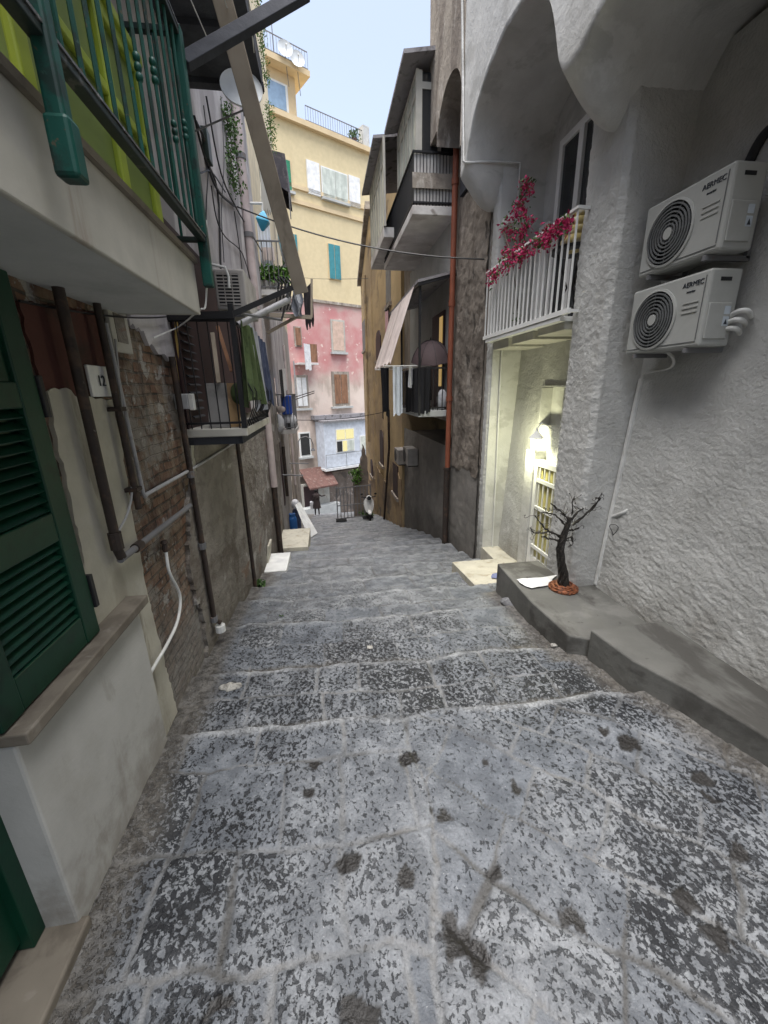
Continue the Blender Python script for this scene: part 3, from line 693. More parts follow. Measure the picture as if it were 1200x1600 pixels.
# far facade of the left row
XF = lambda y: -1.36 - max(0, y - 10.7) * .44 / 14.3
lf = thing('streaked_tenement', 'tall stained grey and cream tenement on the left, beyond the pale pink drainpipe', 'building', (-1.5, 17, -3))
m = MB(); m.prism([(-1.36, 10.72), (-1.8, 25), (-7, 25), (-7, 10.72)], -8, 5.4, 'z'); m.build('wall', M['far_grey'], lf)
m = MB(); m.prism([(-1.36, 10.72), (-1.8, 25), (-7, 25), (-7, 10.72)], 5.4, 19, 'z'); m.build('upper_wall', M['cream_far'], lf)
def fF(u, v, off=0.0):
    y = 15.
    for _ in range(8): y = fX(u, v, XF(y) + off).y
    return fX(u, v, XF(y) + off)
for (u0, v0, u1, v1, mt) in ((410, 325, 428, 400, 'whiteshut'), (432, 335, 440, 395, 'teal'), (438, 690, 446, 790, 'doordark'), (458, 715, 464, 790, 'doordark'), (446, 560, 452, 640, 'greyboard'), (428, 590, 436, 660, 'glass')):
    a = fF(u0, v0, .03); b = fF(u1, v1, .03); m = MB(); m.prism([(XF(a.y) - .05, a.y), (XF(b.y) - .05, b.y), (XF(b.y) + .03, b.y), (XF(a.y) + .03, a.y)], min(a.z, b.z), max(a.z, b.z), 'z')
    wdw = m.build('window' if mt != 'doordark' else 'door', M[mt], lf)
    m = MB(); m.prism([(XF(a.y) - .05, a.y - .12), (XF(b.y) - .05, b.y + .12), (XF(b.y) + .018, b.y + .12), (XF(a.y) + .018, a.y - .12)], min(a.z, b.z) - .12, max(a.z, b.z) + .12, 'z'); m.build('frame', M['slabface'], wdw)

def fcoat(mat, pix, seed):
    pts = [fF(u, v) for u, v in pix]; poly = jag([(p.y, p.z) for p in pts], seed, .12, .15)
    m = MB(); n = len(poly); m.add([(XF(y) - .02, y, z) for y, z in poly] + [(XF(y) + .02, y, z) for y, z in poly], [tuple(range(n))[::-1], tuple(range(n, 2 * n))] + [(i, (i + 1) % n, n + (i + 1) % n, n + i) for i in range(n)])
    m.build('plaster_coat', M[mat], lf)
fcoat('lilac_plaster', [(408, 460), (440, 470), (446, 640), (414, 655)], 31); fcoat('peel', [(412, 700), (436, 690), (440, 850), (418, 870)], 32); fcoat('weathered', [(450, 640), (462, 640), (470, 780), (458, 800)], 33); fcoat('cream', [(404, 250), (420, 250), (428, 330), (408, 330)], 34)
def far_balcony(parent, un, vn, depth_u, y_len, h, mat='iron', off=None, slabmat='dirtylime', n=9):
    """balcony of the left row: near slab corner on the wall at (un, vn), front corner at pixel u depth_u"""
    a = fF(un, vn); fr = fY(depth_u, vn, a.y); x0, x1 = a.x - .1, fr.x; z = a.z
    b = MB().box(x0, x1, a.y, a.y + y_len, z - .12, z).build('balcony', M[slabmat], parent)
    for zz in (z + .06, z + h): MB().bar((x0, a.y + .03, zz), (x1 - .03, a.y + .03, zz), .03, .03).bar((x1 - .03, a.y + .03, zz), (x1 - .03, a.y + y_len, zz), .03, .03).build('rail', M[mat], b)
    k = int((x1 - a.x) / .11)
    for i in range(k + 1):
        x = x1 - .03 - i * .11; MB().tube([(x, a.y + .03, z), (x, a.y + .03, z + h)], .011, 5).build('baluster', M[mat], b)
    for i in range(1, n):
        y = a.y + .03 + i * y_len / n; MB().tube([(x1 - .03, y, z), (x1 - .03, y, z + h)], .011, 5).build('baluster', M[mat], b)
    return a, x0, x1, z
fb1 = far_balcony(lf, 404, 452, 447, 2.2, 1.0)
fb2 = far_balcony(lf, 436, 672, 462, 1.6, 1.05)

# ================================================================== RIGHT: white stucco house
WX = 2.7
wh = thing('stucco_house', 'white rough stucco house with arched overhang, niche door and white railed balcony', 'house', (WX, 4, 0))
XWn = lambda z: 3.02 + .075 * z
# near wall, lumpy
g = rough_sheet(lambda y, z: (XWn(z) - .04, y, z), -2.2, 3.86, -.3, 4.9, .016, .014, .0098, (-1, 0, 0), 26, 0, lambda y, z: .38 + .62 * float(np.clip((2.3 - z) / 1.6, 0, 1)))
MB().sheet(g).build('wall', M['white_rough'], wh, smooth=True)
MB().box(3.04, 3.49, -5.5, -2.2, -1, 4.9).build('wall', M['white_rough'], wh)
# pillars
def pillar(y0, y1, z0, z1, name='pillar'):
    m = MB()
    # outline walked round three sides, lumpy
    per = [(3.6, y0), (WX + .05, y0), (WX, y0 + .05), (WX, y1 - .05), (WX + .05, y1), (3.6, y1)]
    dense = []
    for a, b in zip(per[:-1], per[1:]):
        L = math.hypot(b[0] - a[0], b[1] - a[1]); n = max(1, int(L / .016))
        for k in range(n): dense.append((a[0] + (b[0] - a[0]) * k / n, a[1] + (b[1] - a[1]) * k / n))
    nz = int((z1 - z0) / .018); cx, cy = 3.3, (y0 + y1) / 2
    P = []
    sarr = np.arange(len(dense)) * .016
    for j in range(nz + 1):
        z = z0 + (z1 - z0) * j / nz
        nn = (fbm(sarr * 26 + y0, np.full(len(dense), z * 30), 2, 4) - .5) * .019 + (fbm(sarr * 3, np.full(len(dense), z * 2.5), 5, 2) - .5) * .02
        P.append([(p[0] - (nn[i] if abs(p[0] - WX) < .2 else 0), p[1] + ((-nn[i] * .5) if p[1] < cy else nn[i] * .5), z) for i, p in enumerate(dense)])
    return m.sheet(P).build(name, M['white_rough'], wh, smooth=True)
pillar(3.83, 4.43, -.5, 5.2); pillar(6.55, 6.80, -1.4, 5.4)
# niche: back wall leaning a little, door side
XNi = lambda z: 3.06 + .05 * z
g = rough_sheet(lambda y, z: (XNi(z), y, z), 4.3, 6.62, -1.3, 3.0, .02, .02, .0065, (-1, 0, 0), 22, 2)
hole = (fX(876, 668, XNi(2)), fX(849, 606, XNi(2)))
hy0, hy1, hz0, hz1 = hole[0].y, max(hole[1].y, hole[0].y + .45), hole[0].z, hole[1].z
MB().sheet(g, lambda p: hy0 < p[1] < hy1 and hz0 < p[2] < hz1).build('wall', M['white_rough'], wh, smooth=True)
g = rough_sheet(lambda y, z: (3.38, y, z), 4.3, 6.7, 2.95, 7.2, .06, .06, .008, (-1, 0, 0), 10, 3)
MB().sheet(g).build('wall', M['white_smooth'], wh, smooth=True)
g = rough_sheet(lambda x, z: (x, 6.54, z), 2.72, 3.5, -1.3, 5.4, .05, .05, .006, (0, -1, 0), 10, 1)
MB().sheet(g).build('reveal', M['white_smooth'], wh, smooth=True)
MB().box(3.5, 9, -5.5, 6.8, -2, 7.75).build('core', M['white_smooth'], wh)
# niche floor and threshold
m = MB(); m.prism([(4.5, -1.3), (6.0, -1.3), (6.0, -.50), (4.5, -.345)], 1.98, 3.15, 'x'); m.build('platform', M['palestone'], wh, bevel=.012)
MB().box(2.72, 3.2, 6.001, 6.60, -1.3, -.505).build('platform', M['palestone'], wh, bevel=.01)
# overhang on arches
knotY = [-5.5, .9, 1.3, 1.7, 2.1, 2.5, 3.0, 3.4, 3.66, 3.88, 3.98, 4.08, 4.18, 4.30, 4.45, 4.99, 5.46, 5.94, 6.35, 6.49, 6.60, 6.70, 6.86]
knotZ = [4.1, 4.1, 4.15, 4.35, 4.72, 4.92, 5.03, 5.02, 4.98, 4.88, 4.86, 4.87, 4.92, 5.28, 5.58, 5.97, 6.05, 5.98, 5.78, 5.62, 5.40, 5.30, 5.28]
knotW = [1, 1, .6, .3, 0, 0, 0, 0, .15, .7, 1, 1, .8, .3, 0, 0, 0, 0, 0, .3, .8, 1, 1]
OX = 2.2
ys = np.concatenate([np.linspace(-5.5, 1, 30), np.linspace(1.05, 6.86, 190)])
zz = np.interp(ys, knotY, knotZ); ww = np.interp(ys, knotY, knotW)
ker = np.ones(5) / 5; zz[30:] = np.convolve(np.pad(zz[30:], 2, 'edge'), ker, 'valid'); ww[30:] = np.convolve(np.pad(ww[30:], 2, 'edge'), ker, 'valid')
P = []
for y, zb, wt in zip(ys, zz, ww):
    row = []
    for k in range(50): row.append((OX + .025 * (vn(np.array(y * 1.2), np.array(k * .06), 2) - .5), y, 7.8 - (7.8 - zb - .02) * (k / 49) ** .7))
    for k in range(40):
        t = k / 39; x = OX + .01 + t * 1.35; s = min((x - OX) / .5, 1)
        lump = .02 * (float(fbm(np.array(x * 9.), np.array(y * 9.), 3)) - .5)
        row.append((x, y, zb - wt * .42 * math.sin(s * math.pi / 2) + lump))
    P.append(row)
MB().sheet(P).build('overhang', M['white_smooth'], wh, smooth=True)
endp = [(p[0], p[2]) for p in P[-1]] + [(3.55, 7.8)]
MB().prism(endp, 6.861, 6.865, 'y').build('overhang_end', M['white_smooth'], wh)
# french window on the balcony
def framed(parent, x, y0, y1, z0, z1, fmat, pmat, mull=1, fw=.07, name='window', d=.06):
    m = MB(); m.box(x - d, x, y0, y0 + fw, z0, z1); m.box(x - d, x, y1 - fw, y1, z0, z1); m.box(x - d, x, y0 + fw, y1 - fw, z1 - fw, z1); m.box(x - d, x, y0 + fw, y1 - fw, z0, z0 + fw)
    for k in range(mull):
        c = y0 + (y1 - y0) * (k + 1) / (mull + 1); m.box(x - d - .006, x - .002, c - fw * .6, c + fw * .6, z0 + fw, z1 - fw)
    f = m.build(name, M[fmat], parent, bevel=.004)
    MB().box(x - d * .5, x - d * .5 + .012, y0 + fw, y1 - fw, z0 + fw, z1 - fw).build('pane', M[pmat], f); return f
framed(wh, 3.385, 5.10, 6.12, 3.06, 5.42, 'whitemetal', 'glass', 1, .085, d=.07)
m = MB(); m.box(3.30, 3.345, 6.2, 6.48, 3.25, 4.55); m.build('shutter', M['whitemetal'], wh, bevel=.006)
MB().box(2.72, 3.1, 6.30, 6.53, 4.52, 4.64).build('ledge', M['white_smooth'], wh, bevel=.02)
# balcony with white railing
bz = 3.03; by0, by1 = 4.28, 6.62; bx = 2.58
wb = MB().box(bx, 3.4, 4.44, 6.54, bz - .05, bz).build('balcony', M['whitemetal'], wh, bevel=.006)
m = MB(); m.bar((bx + .01, by0, bz + .03), (bx + .01, by1, bz + .03), .04, .05); m.bar((bx + .01, by0, bz + .95), (bx + .01, by1, bz + .95), .045, .025); m.bar((bx + .01, by0 + .02, bz + .95), (WX + .05, by0 + .02, bz + .95), .03, .03); m.bar((bx + .01, by0 + .02, bz + .03), (WX + .05, by0 + .02, bz + .03), .03, .03)
m.build('rail', M['whitemetal'], wb)
n = 21
for k in range(n):
    y = by0 + .03 + (by1 - by0 - .06) * k / (n - 1); MB().box(bx + .002, bx + .018, y - .008, y + .008, bz + .05, bz + .94).build('baluster', M['whitemetal'], wb)
for k, (ya, yb) in enumerate(((4.46, 5.05), (5.15, 5.75), (5.85, 6.4))):
    MB().box(bx + .08, 3.3, ya, yb, bz - .13 - .02 * k, bz - .052).build('beam', M['slabface'], wb, bevel=.005)
# niche door with grille
m = MB(); dx = XNi(0) - .03
m.box(dx - .07, dx + .06, 5.28, 5.36, -.40, 1.30); m.box(dx - .07, dx + .06, 4.42, 5.28, 1.22, 1.30)
dr = m.build('door', M['whitemetal'], wh, bevel=.006)
m = MB(); m.box(dx - .02, dx - .005, 4.44, 5.279, -.15, 1.219); m.build('pane', M['doorlit'], dr)
MB().box(dx - .05, dx, 4.44, 5.279, -.40, -.151).build('panel', M['whitemetal'], dr)
m = MB()
for k in range(7): m.bar((dx - .05, 4.50 + k * .12, -.15), (dx - .05, 4.50 + k * .12, 1.215), .018, .018, (0, 1, 0))
for z in (.02, .62, 1.02): m.bar((dx - .055, 4.44, z), (dx - .055, 5.27, z), .03, .05)
m.build('grille', M['whitemetal'], dr)
m = MB(); m.box(XNi(0) - .12, 3.3, 5.37, 5.62, -.46, 1.42); m.build('jamb', M['white_smooth'], wh, bevel=.02)
# square blind hole in the niche wall
xq = XNi(2)
m = MB(); m.box(xq + .16, xq + .18, hy0 - .02, hy1 + .02, hz0 - .02, hz1 + .02); m.box(xq - .01, xq + .16, hy0 - .03, hy0 - .005, hz0, hz1); m.box(xq - .01, xq + .16, hy1 + .012, hy1 + .03, hz0, hz1); m.box(xq - .01, xq + .16, hy0, hy1, hz1 + .014, hz1 + .03); m.box(xq - .01, xq + .16, hy0, hy1, hz0 - .03, hz0 - .005)
m.build('wall_recess', M['white_smooth'], wh)

# cement benches at its foot
def bench(poly, ztop, zbot, label):
    m = MB(); n = len(poly)
    m.add([(x, y, zbot) for x, y, z in poly] + [(x, y, ztop + z) for x, y, z in poly], [tuple(range(n))[::-1], tuple(range(n, 2 * n))] + [(i, (i + 1) % n, n + (i + 1) % n, n + i) for i in range(n)])
    return m.one('cement_ledge', M['bench'], label, 'ledge', 'cement ledges at the foot of the white wall', bevel=.016, seg=3)
bench([(2.13, 2.96, 0), (2.3, 2.86, 0), (3.05, 2.80, 0), (3.05, 3.86, 0), (2.72, 3.86, 0), (2.72, 4.6, 0), (2.14, 4.6, 0), (2.09, 3.6, 0)][::1], .08, -.75, 'lower cement ledge on which the wire tree stands')
bench([(2.25, 2.84, 0), (3.06, 2.86, 0), (3.06, 1.9, 0), (3.05, .2, .02), (2.80, .3, .0), (2.66, 1.2, -.01), (2.58, 1.65, 0), (2.46, 2.05, 0), (2.31, 2.4, 0)][::-1], .205, -.2, 'higher cement ledge tapering towards the viewer at the foot of the rough white wall')

# ================================================================== RIGHT: weathered house with verandah
DX = 2.7
dh = thing('weathered_house', 'peeling brown and grey house with the glazed verandah above the umbrella balcony', 'house', (DX, 10, -2))
g = rough_sheet(lambda y, z: (DX, y, z), 6.87, 13.9, -4, 1.05, .05, .05, .012, (-1, 0, 0), 8, 4)
MB().sheet(g).build('render_coat', M['cement'], dh, smooth=True)
m = MB(); m.prism([(6.87, .95), (7.3, 1.05), (7.7, .9), (8.25, 1.0), (8.9, 1.6), (13.9, 1.7), (13.9, 7.7), (10.6, 7.7), (10.6, 11.6), (6.87, 11.6)], DX + .02, 8, 'x'); m.build('wall', M['weathered'], dh)
g = rough_sheet(lambda y, z: (DX - .012, y, z), 6.868, 8.42, .7, 5.55, .04, .04, .02, (-1, 0, 0), 9, 6)
MB().sheet(g).build('peeling_coat', M['peel'], dh, smooth=True)
MB().box(DX + .03, 8, 6.88, 13.88, -6, .94).build('core', M['cement'], dh)
MB().box(DX - .02, DX + .02, 8.6, 12.8, 1.9, 5.5).build('painted_wall', M['soffit'], dh)
# overhanging upper storeys with a dark arched hollow beside the white house
TX = 2.2; ya_, yl_ = 6.95, fX(683, 190, TX).y; za_, zt_ = fX(683, 190, TX).z, fX(703, 118, TX).z
yc_ = (ya_ + yl_) / 2; ry_ = (yl_ - ya_) / 2; zs_ = zt_ - ry_ * .85
arc = [(yc_ + ry_ * math.cos(a), zs_ + ry_ * .85 * math.sin(a)) for a in np.linspace(math.pi, 0, 16)]
MB().prism([(6.87, 11.6), (6.87, 5.7), (ya_, 5.7)] + arc + [(yl_, 6.55), (8.80, 6.55), (8.86, 11.6)], TX, DX + .5, 'x').build('overhang', M['weathered'], dh)
MB().box(DX - .06, DX - .0, ya_, yl_, 5.6, zt_).build('hollow_shade', M['shade'], dh)  # dark sheet standing in for the shade inside the arch
# verandah
VX, VY0, VY1, VZ = 1.85, 8.62, 12.3, 5.44
vb = MB().box(VX, DX, VY0, VY1, VZ, VZ + .15).build('balcony', M['dirtylime'], dh, bevel=.01)
m = MB(); zt = VZ + .98
for z in (VZ + .2, zt): m.bar((VX + .02, VY0 + .02, z), (DX, VY0 + .02, z), .035, .03); m.bar((VX + .02, VY0, z), (VX + .02, VY1, z), .035, .03)
for k in range(14): x = VX + .02 + k * .062; m.bar((x, VY0 + .02, VZ + .1), (x, VY0 + .02, zt), .012, .012, (0, 1, 0))
for k in range(46): y = VY0 + .05 + k * .08; m.bar((VX + .02, y, VZ + .1), (VX + .02, y, zt), .012, .012, (0, 1, 0))
m.build('rail', M['black'], vb)
MB().box(VX + .04, DX, VY0 + .045, VY0 + .06, VZ + .16, zt - .02).build('parapet', M['dirtylime'], vb)
MB().box(VX + .04, VX + .055, VY0 + .06, VY1, VZ + .16, zt - .02).build('parapet', M['greyboard'], vb)
MB().box(VX - .002, DX, VY0 + .0, VY0 + .012, VZ + .42, VZ + .66).build('tile_band', M['weathered'], vb)
def glazed(y0, y1, x, z0, z1, parent, n):
    m = MB(); w_ = .06
    for k in range(n + 1):
        y = y0 + (y1 - y0) * k / n; m.box(x, x + .05, y - w_ / 2, y + w_ / 2, z0, z1)
    for z in (z0, z0 + (z1 - z0) * .72, z1 - .06): m.box(x + .004, x + .046, y0 + .001, y1 - .001, z, z + .06)
    f = m.build('window', M['slabface'], parent)
    MB().box(x + .02, x + .03, y0, y1, z0, z1).build('pane', M['curtain'], f); return f
glazed(VY0 + .12, 10.6, VX + .08, zt, 7.64, dh, 5)
glazed(10.7, 13.3, 1.62, VZ + .5, 7.64, dh, 6)
m = MB(); m.box(VX + .10, VX + .19, VY0 + .08, VY0 + .13, zt, 7.62); m.box(2.34, 2.40, VY0 + .08, VY0 + .13, zt, 7.36); m.box(VX + .19, DX, VY0 + .08, VY0 + .13, 7.36, 7.46)
f = m.build('window', M['slabface'], dh); MB().box(VX + .19, DX, VY0 + .10, VY0 + .11, zt, 7.6).build('pane', M['glass'], f)
m = MB(); m.add([(1.66, 8.45, 7.66), (2.72, 8.45, 7.82), (2.72, 10.7, 7.82), (1.66, 10.7, 7.66), (1.66, 8.45, 7.72), (2.72, 8.45, 7.88), (2.72, 10.7, 7.88), (1.66, 10.7, 7.72)], [(3, 2, 1, 0), (4, 5, 6, 7), (0, 1, 5, 4), (1, 2, 6, 5), (2, 3, 7, 6), (3, 0, 4, 7)])
m.build('roof', M['roofsheet'], dh)
m = MB(); m.add([(1.42, 10.75, 7.62), (2.72, 10.75, 7.76), (2.72, 13.5, 7.76), (1.42, 13.5, 7.62), (1.42, 10.75, 7.68), (2.72, 10.75, 7.82), (2.72, 13.5, 7.82), (1.42, 13.5, 7.68)], [(3, 2, 1, 0), (4, 5, 6, 7), (0, 1, 5, 4), (1, 2, 6, 5), (2, 3, 7, 6), (3, 0, 4, 7)])
m.build('roof', M['roofsheet'], dh)
MB().box(1.62, DX, 10.75, 13.4, VZ + .3, VZ + .5).build('balcony', M['dirtylime'], dh)
# umbrella balcony
UX, UY0, UY1, UZ = 1.98, 8.58, 11.2, 1.86
ub = MB().box(UX, DX + .01, UY0, UY1, UZ - .13, UZ).build('balcony', M['soffit'], dh, bevel=.01)
ut = UZ + .86
for zz_, ww_ in ((ut, .035), (UZ + .06, .025)): MB().bar((UX + .02, UY0 + .02, zz_), (DX, UY0 + .02, zz_), ww_, ww_).bar((UX + .02, UY0, zz_), (UX + .02, UY1, zz_), ww_, ww_).build('rail', M['black'], ub)
for k in range(7): x = UX + .12 + k * .1; MB().bar((x, UY0 + .02, UZ), (x, UY0 + .02, ut), .016, .016, (0, 1, 0)).build('baluster', M['black'], ub)
for k in range(18): y = UY0 + .15 + k * .14; MB().bar((UX + .02, y, UZ), (UX + .02, y, ut), .016, .016, (0, 1, 0)).build('baluster', M['black'], ub)
for y in (UY0 + .02, UY0 + 2.0): MB().bar((UX + .02, y, UZ - .1), (UX + .02, y, 4.28), .045, .045, (0, 1, 0)).build('post', M['black'], ub)
f = MB().box(DX - .05, DX - .021, 9.1, 10.1, UZ + .02, UZ + 2.05).build('door', M['doordark'], dh)
MB().box(DX - .06, DX - .051, 9.2, 9.45, UZ + .5, UZ + 1.95).build('pane', M['warmwin'], f)

# ================================================================== RIGHT: ochre house
oh = thing('ochre_house', 'stained ochre house between the weathered house and the apartment block', 'house', (2.6, 20, -4))
XO = 2.62
OY1 = 21.5; OT = fX(591, 281, XO).z
MB().prism([(13.91, -7), (OY1, -7), (OY1, 10.2), (13.91, 8.8)], XO, 8, 'x').build('wall', M['ochre'], oh)
OE = 26.5
MB().prism([(OY1 + .002, -8), (OE, -8), (OE, 8.2), (OY1 + .002, 10.0)], XO - .06, 8, 'x').build('wall', M['ochre'], oh)
MB().prism([(OY1 - .2, 10.2), (OY1 + .1, 10.2), (OE + .2, 8.25), (OE + .2, 8.5), (OY1 - .2, 10.5)], XO - .25, 8.1, 'x').build('cornice', M['weathered'], oh)
MB().prism(jag([(13.95, -6), (13.95, -.8), (16, -.6), (18, -1.8), (21, -1.6), (21.4, -7)], 9, .15, .3), XO - .03, XO, 'x').build('worn_coat', M['ochre_low'], oh)
MB().prism(jag([(21.6, -8), (21.6, -2.4), (24, -3), (26.3, -2.4), (26.4, -8)], 10, .15, .3), XO - .09, XO - .06, 'x').build('worn_coat', M['ochre_low'], oh)
def owin(u0, v0, u1, v1, mt, arched=False, name='window', x=XO):
    a = fX(u0, v0, x); b = fX(u1, v1, x); y0, y1 = sorted((a.y, b.y)); z0, z1 = sorted((a.z, b.z))
    if y1 > OY1: x = XO - .06
    m = MB(); poly = [(y0, z0), (y1, z0), (y1, z1 - .3), ((y0 + y1) / 2 + .3 * (y1 - y0), z1 - .06), ((y0 + y1) / 2, z1), ((y0 + y1) / 2 - .3 * (y1 - y0), z1 - .06), (y0, z1 - .3)] if arched else [(y0, z0), (y1, z0), (y1, z1), (y0, z1)]
    m.prism(poly, x - .04, x + .02, 'x'); w_ = m.build(name, M[mt], oh)
    m = MB(); m.box(x - .10, x - .001, y0 - .15, y1 + .15, z0 - .12, z0 - .001); m.build('sill', M['weathered'], w_)
for a in ((604, 425, 611, 472, 'greyboard'), (588, 520, 596, 560, 'doordark', True), (603, 478, 609, 545, 'glass'), (594, 670, 600, 728, 'doordark', True), (581, 715, 585, 745, 'doordark', True), (615, 722, 623, 778, 'doordark'), (568, 505, 574, 545, 'greyboard')):
    owin(*a)

# ================================================================== END: yellow and pink apartment block across the bottom of the alley
P0 = Vector((-2.2, 37.5, 0)); DR = Vector((.8671, .4981, 0)); NN = Vector((.4981, -.8671, 0))
ab = thing('apartment_block', 'apartment block closing the alley, pale yellow above and faded pink below', 'building', (2, 40, -9))
def onE(u, v): return fP(u, v, P0, NN)
def sE(p): return (p - P0).dot(DR)
def ebox(s0, s1, z0, z1, d0, d1):
    """box on the end facade: s along it, d outwards"""
    m = MB(); q = []
    for z in (z0, z1):
        for s, d in ((s0, d0), (s1, d0), (s1, d1), (s0, d1)):
            p = P0 + DR * s + NN * d; q.append((p.x, p.y, z))
    return m.add(q, [(0, 1, 2, 3), (7, 6, 5, 4), (0, 4, 5, 1), (1, 5, 6, 2), (2, 6, 7, 3), (3, 7, 4, 0)])
s_a, s_r = -9, sE(onE(579, 300)) 
ZP, ZC = 9.75, 22.1
ebox(s_a, s_r + 6, -12, ZP, -10, 0).build('wall', M['pink'], ab)
ebox(s_a, s_r, ZP, ZC, -10, .0).build('upper_wall', M['yellow'], ab)
ebox(s_a, s_r, ZP - .12, ZP + .1, 0, .12).build('string_course', M['weathered'], ab)
for z in (17.55, 16.55): ebox(s_a, s_r, z, z + .28, 0, .14).build('string_course', M['yellow_top'], ab)
ebox(s_a, s_r + .25, ZC - .35, ZC, 0, .35).build('cornice', M['yellow_top'], ab)
sb = sE(onE(484, 145)); ebox(s_a, sb - .9, ZC, 25.3, -9, -.6).build('attic', M['yellow_top'], ab)
ebox(s_a, sb, 25.0, 25.35, -9, .2).build('attic_cornice', M['yellow_top'], ab)
def ewin(u0, v0, u1, v1, fm, pm, fr=.14, parent=ab, d=.10, name='window', sill=True, split=1):
    a = onE(u0, v0); b = onE(u1, v1); s0, s1 = sorted((sE(a), sE(b))); z0, z1 = sorted((a.z, b.z))
    m = ebox(s0 - fr, s1 + fr, z0 - fr, z1 + fr, .001, d); w_ = m.build(name, M[fm], parent)
    for k in range(split):
        q0 = s0 + (s1 - s0) * k / split + (.03 if k else 0); q1 = s0 + (s1 - s0) * (k + 1) / split - (.03 if k < split - 1 else 0)
        ebox(q0, q1, z0, z1, d + .001, d + .04).build('pane', M[pm], w_)
    if sill: ebox(s0 - fr * 1.8, s1 + fr * 1.8, z0 - fr - .18, z0 - fr - .001, .001, .32).build('sill', M['soffit'], w_)
    return w_
ewin(512, 381, 532, 438, 'yellow_top', 'teal', .05, split=2, sill=False)
ewin(455, 366, 466, 418, 'yellow_top', 'teal', .05, split=2, sill=False); ewin(444, 250, 455, 298, 'yellow_top', 'green_far', .12)
wv = ewin(502, 262, 542, 318, 'whitemetal', 'curtain', .1, split=2); ewin(478, 250, 500, 308, 'whitemetal', 'whiteshut', .03, sill=False); ewin(544, 274, 562, 326, 'whitemetal', 'whiteshut', .03, sill=False)
ewin(518, 502, 537, 548, 'slabface', 'beigeblind', .16); ewin(521, 585, 543, 630, 'weathered', 'wood', .25, split=2); ewin(462, 590, 480, 634, 'weathered', 'whiteshut', .2, split=2); ewin(468, 678, 484, 710, 'whitemetal', 'glass', .14)
ewin(460, 512, 470, 540, 'weathered', 'wood', .1, sill=False); 
a = onE(424, 142); b = onE(455, 172)
m = ebox(sE(a) - 1, sE(b) + .1, ZC + .4, ZC + 2.2, -.6, -.54); f = m.build('window', M['whitemetal'], ab); ebox(sE(a) - .8, sE(b) - .1, ZC + .55, ZC + 2.05, -.54, -.5).build('pane', M['glass_sky'], f)
def erail(s0, s1, z, h, d, name='railing'):
    m = MB()
    for zz in (z + .1, z + h): m.bar(P0 + DR * s0 + NN * d + Vector((0, 0, zz)), P0 + DR * s1 + NN * d + Vector((0, 0, zz)), .05, .05)
    k = int((s1 - s0) / .22)
    for i in range(k + 1):
        p = P0 + DR * (s0 + (s1 - s0) * i / k) + NN * d; m.bar(p + Vector((0, 0, z)), p + Vector((0, 0, z + h)), .03, .03, (0, 1, 0))
    return m.build(name, M['iron'], ab)
erail(sb - .6, s_r - .9, ZC, 1.0, .2); erail(s_a, sb - .1, 25.35, 1.1, .1)
p = P0 + DR * (s_r - .5); ebox(s_r - .75, s_r - .1, ZC, ZC + 1.5, -.5, .15).build('chimney', M['white_smooth'], ab)
# enclosed bay, glazed
a = onE(505, 731); b = onE(575, 719); bs0, bs1 = sE(onE(490, 735)) + .5, s_r + 5; BZ_, BT_ = -4.6, -.35
dby = 1.5
bay = ebox(bs0, bs1, BZ_, BT_, 0, dby).build('bay', M['baywhite'], ab)
ebox(bs0 - .1, bs1, BZ_ - .2, BZ_ - .001, 0, dby + .12).build('bay_floor', M['marble'], bay)
m = ebox(bs0 - .15, bs1, BT_ + .002, BT_ + .12, 0, dby + .25); m.build('bay_roof', M['roofsheet'], bay)
m = ebox(bs0 - .4, bs1, BT_ + .125, BT_ + .55, -.1, dby * .5); m.build('bay_roof', M['roofsheet'], bay)
def bp(u, v): return fP(u, v, P0 + NN * dby, NN)
def bwin(u0, v0, u1, v1, pm):
    a = bp(u0, v0); b = bp(u1, v1); s0, s1 = sorted((sE(a), sE(b))); z0, z1 = sorted((a.z, b.z))
    f = ebox(s0 - .08, s1 + .08, z0 - .08, z1 + .08, dby + .001, dby + .05).build('bay_window', M['whitemetal'], bay)
    return s0, s1, z0, z1
s0, s1, z0, z1 = bwin(525, 672, 553, 703, 'litwin'); zm = z0 + (z1 - z0) * .52
for k, (q0, q1, r0, r1, mt) in enumerate(((0, .48, .56, 1, 'litwin'), (.52, 1, .56, 1, 'litwin'), (0, .3, 0, .48, 'glass'), (.33, .58, 0, .48, 'litwin'), (.6, 1, 0, .48, 'curtain'))):
    ebox(s0 + (s1 - s0) * q0, s0 + (s1 - s0) * q1, z0 + (z1 - z0) * r0, z0 + (z1 - z0) * r1, dby + .051, dby + .07).build('bay_pane', M[mt], bay)
s0, s1, z0, z1 = bwin(563, 682, 572, 700, 'curtain'); ebox(s0, s1, z0, z1, dby + .051, dby + .07).build('bay_pane', M['curtain'], bay)
m = MB()
for z in (BZ_ + .1, BZ_ + 1.3): m.bar(P0 + DR * bs0 + NN * (dby + .15) + Vector((0, 0, z)), P0 + DR * bs1 + NN * (dby + .15) + Vector((0, 0, z)), .035, .035)
for k in range(5): q = P0 + DR * (bs0 + k * 2.2) + NN * (dby + .15); m.bar(q + Vector((0, 0, BZ_)), q + Vector((0, 0, BZ_ + 1.3)), .035, .035, (0, 1, 0))
m.build('bay_railing', M['iron'], bay)
ebox(-2.5, s_r + 6, -12, BZ_ - .6, .02, .5).build('base_wall', M['tuff_dark'], ab)
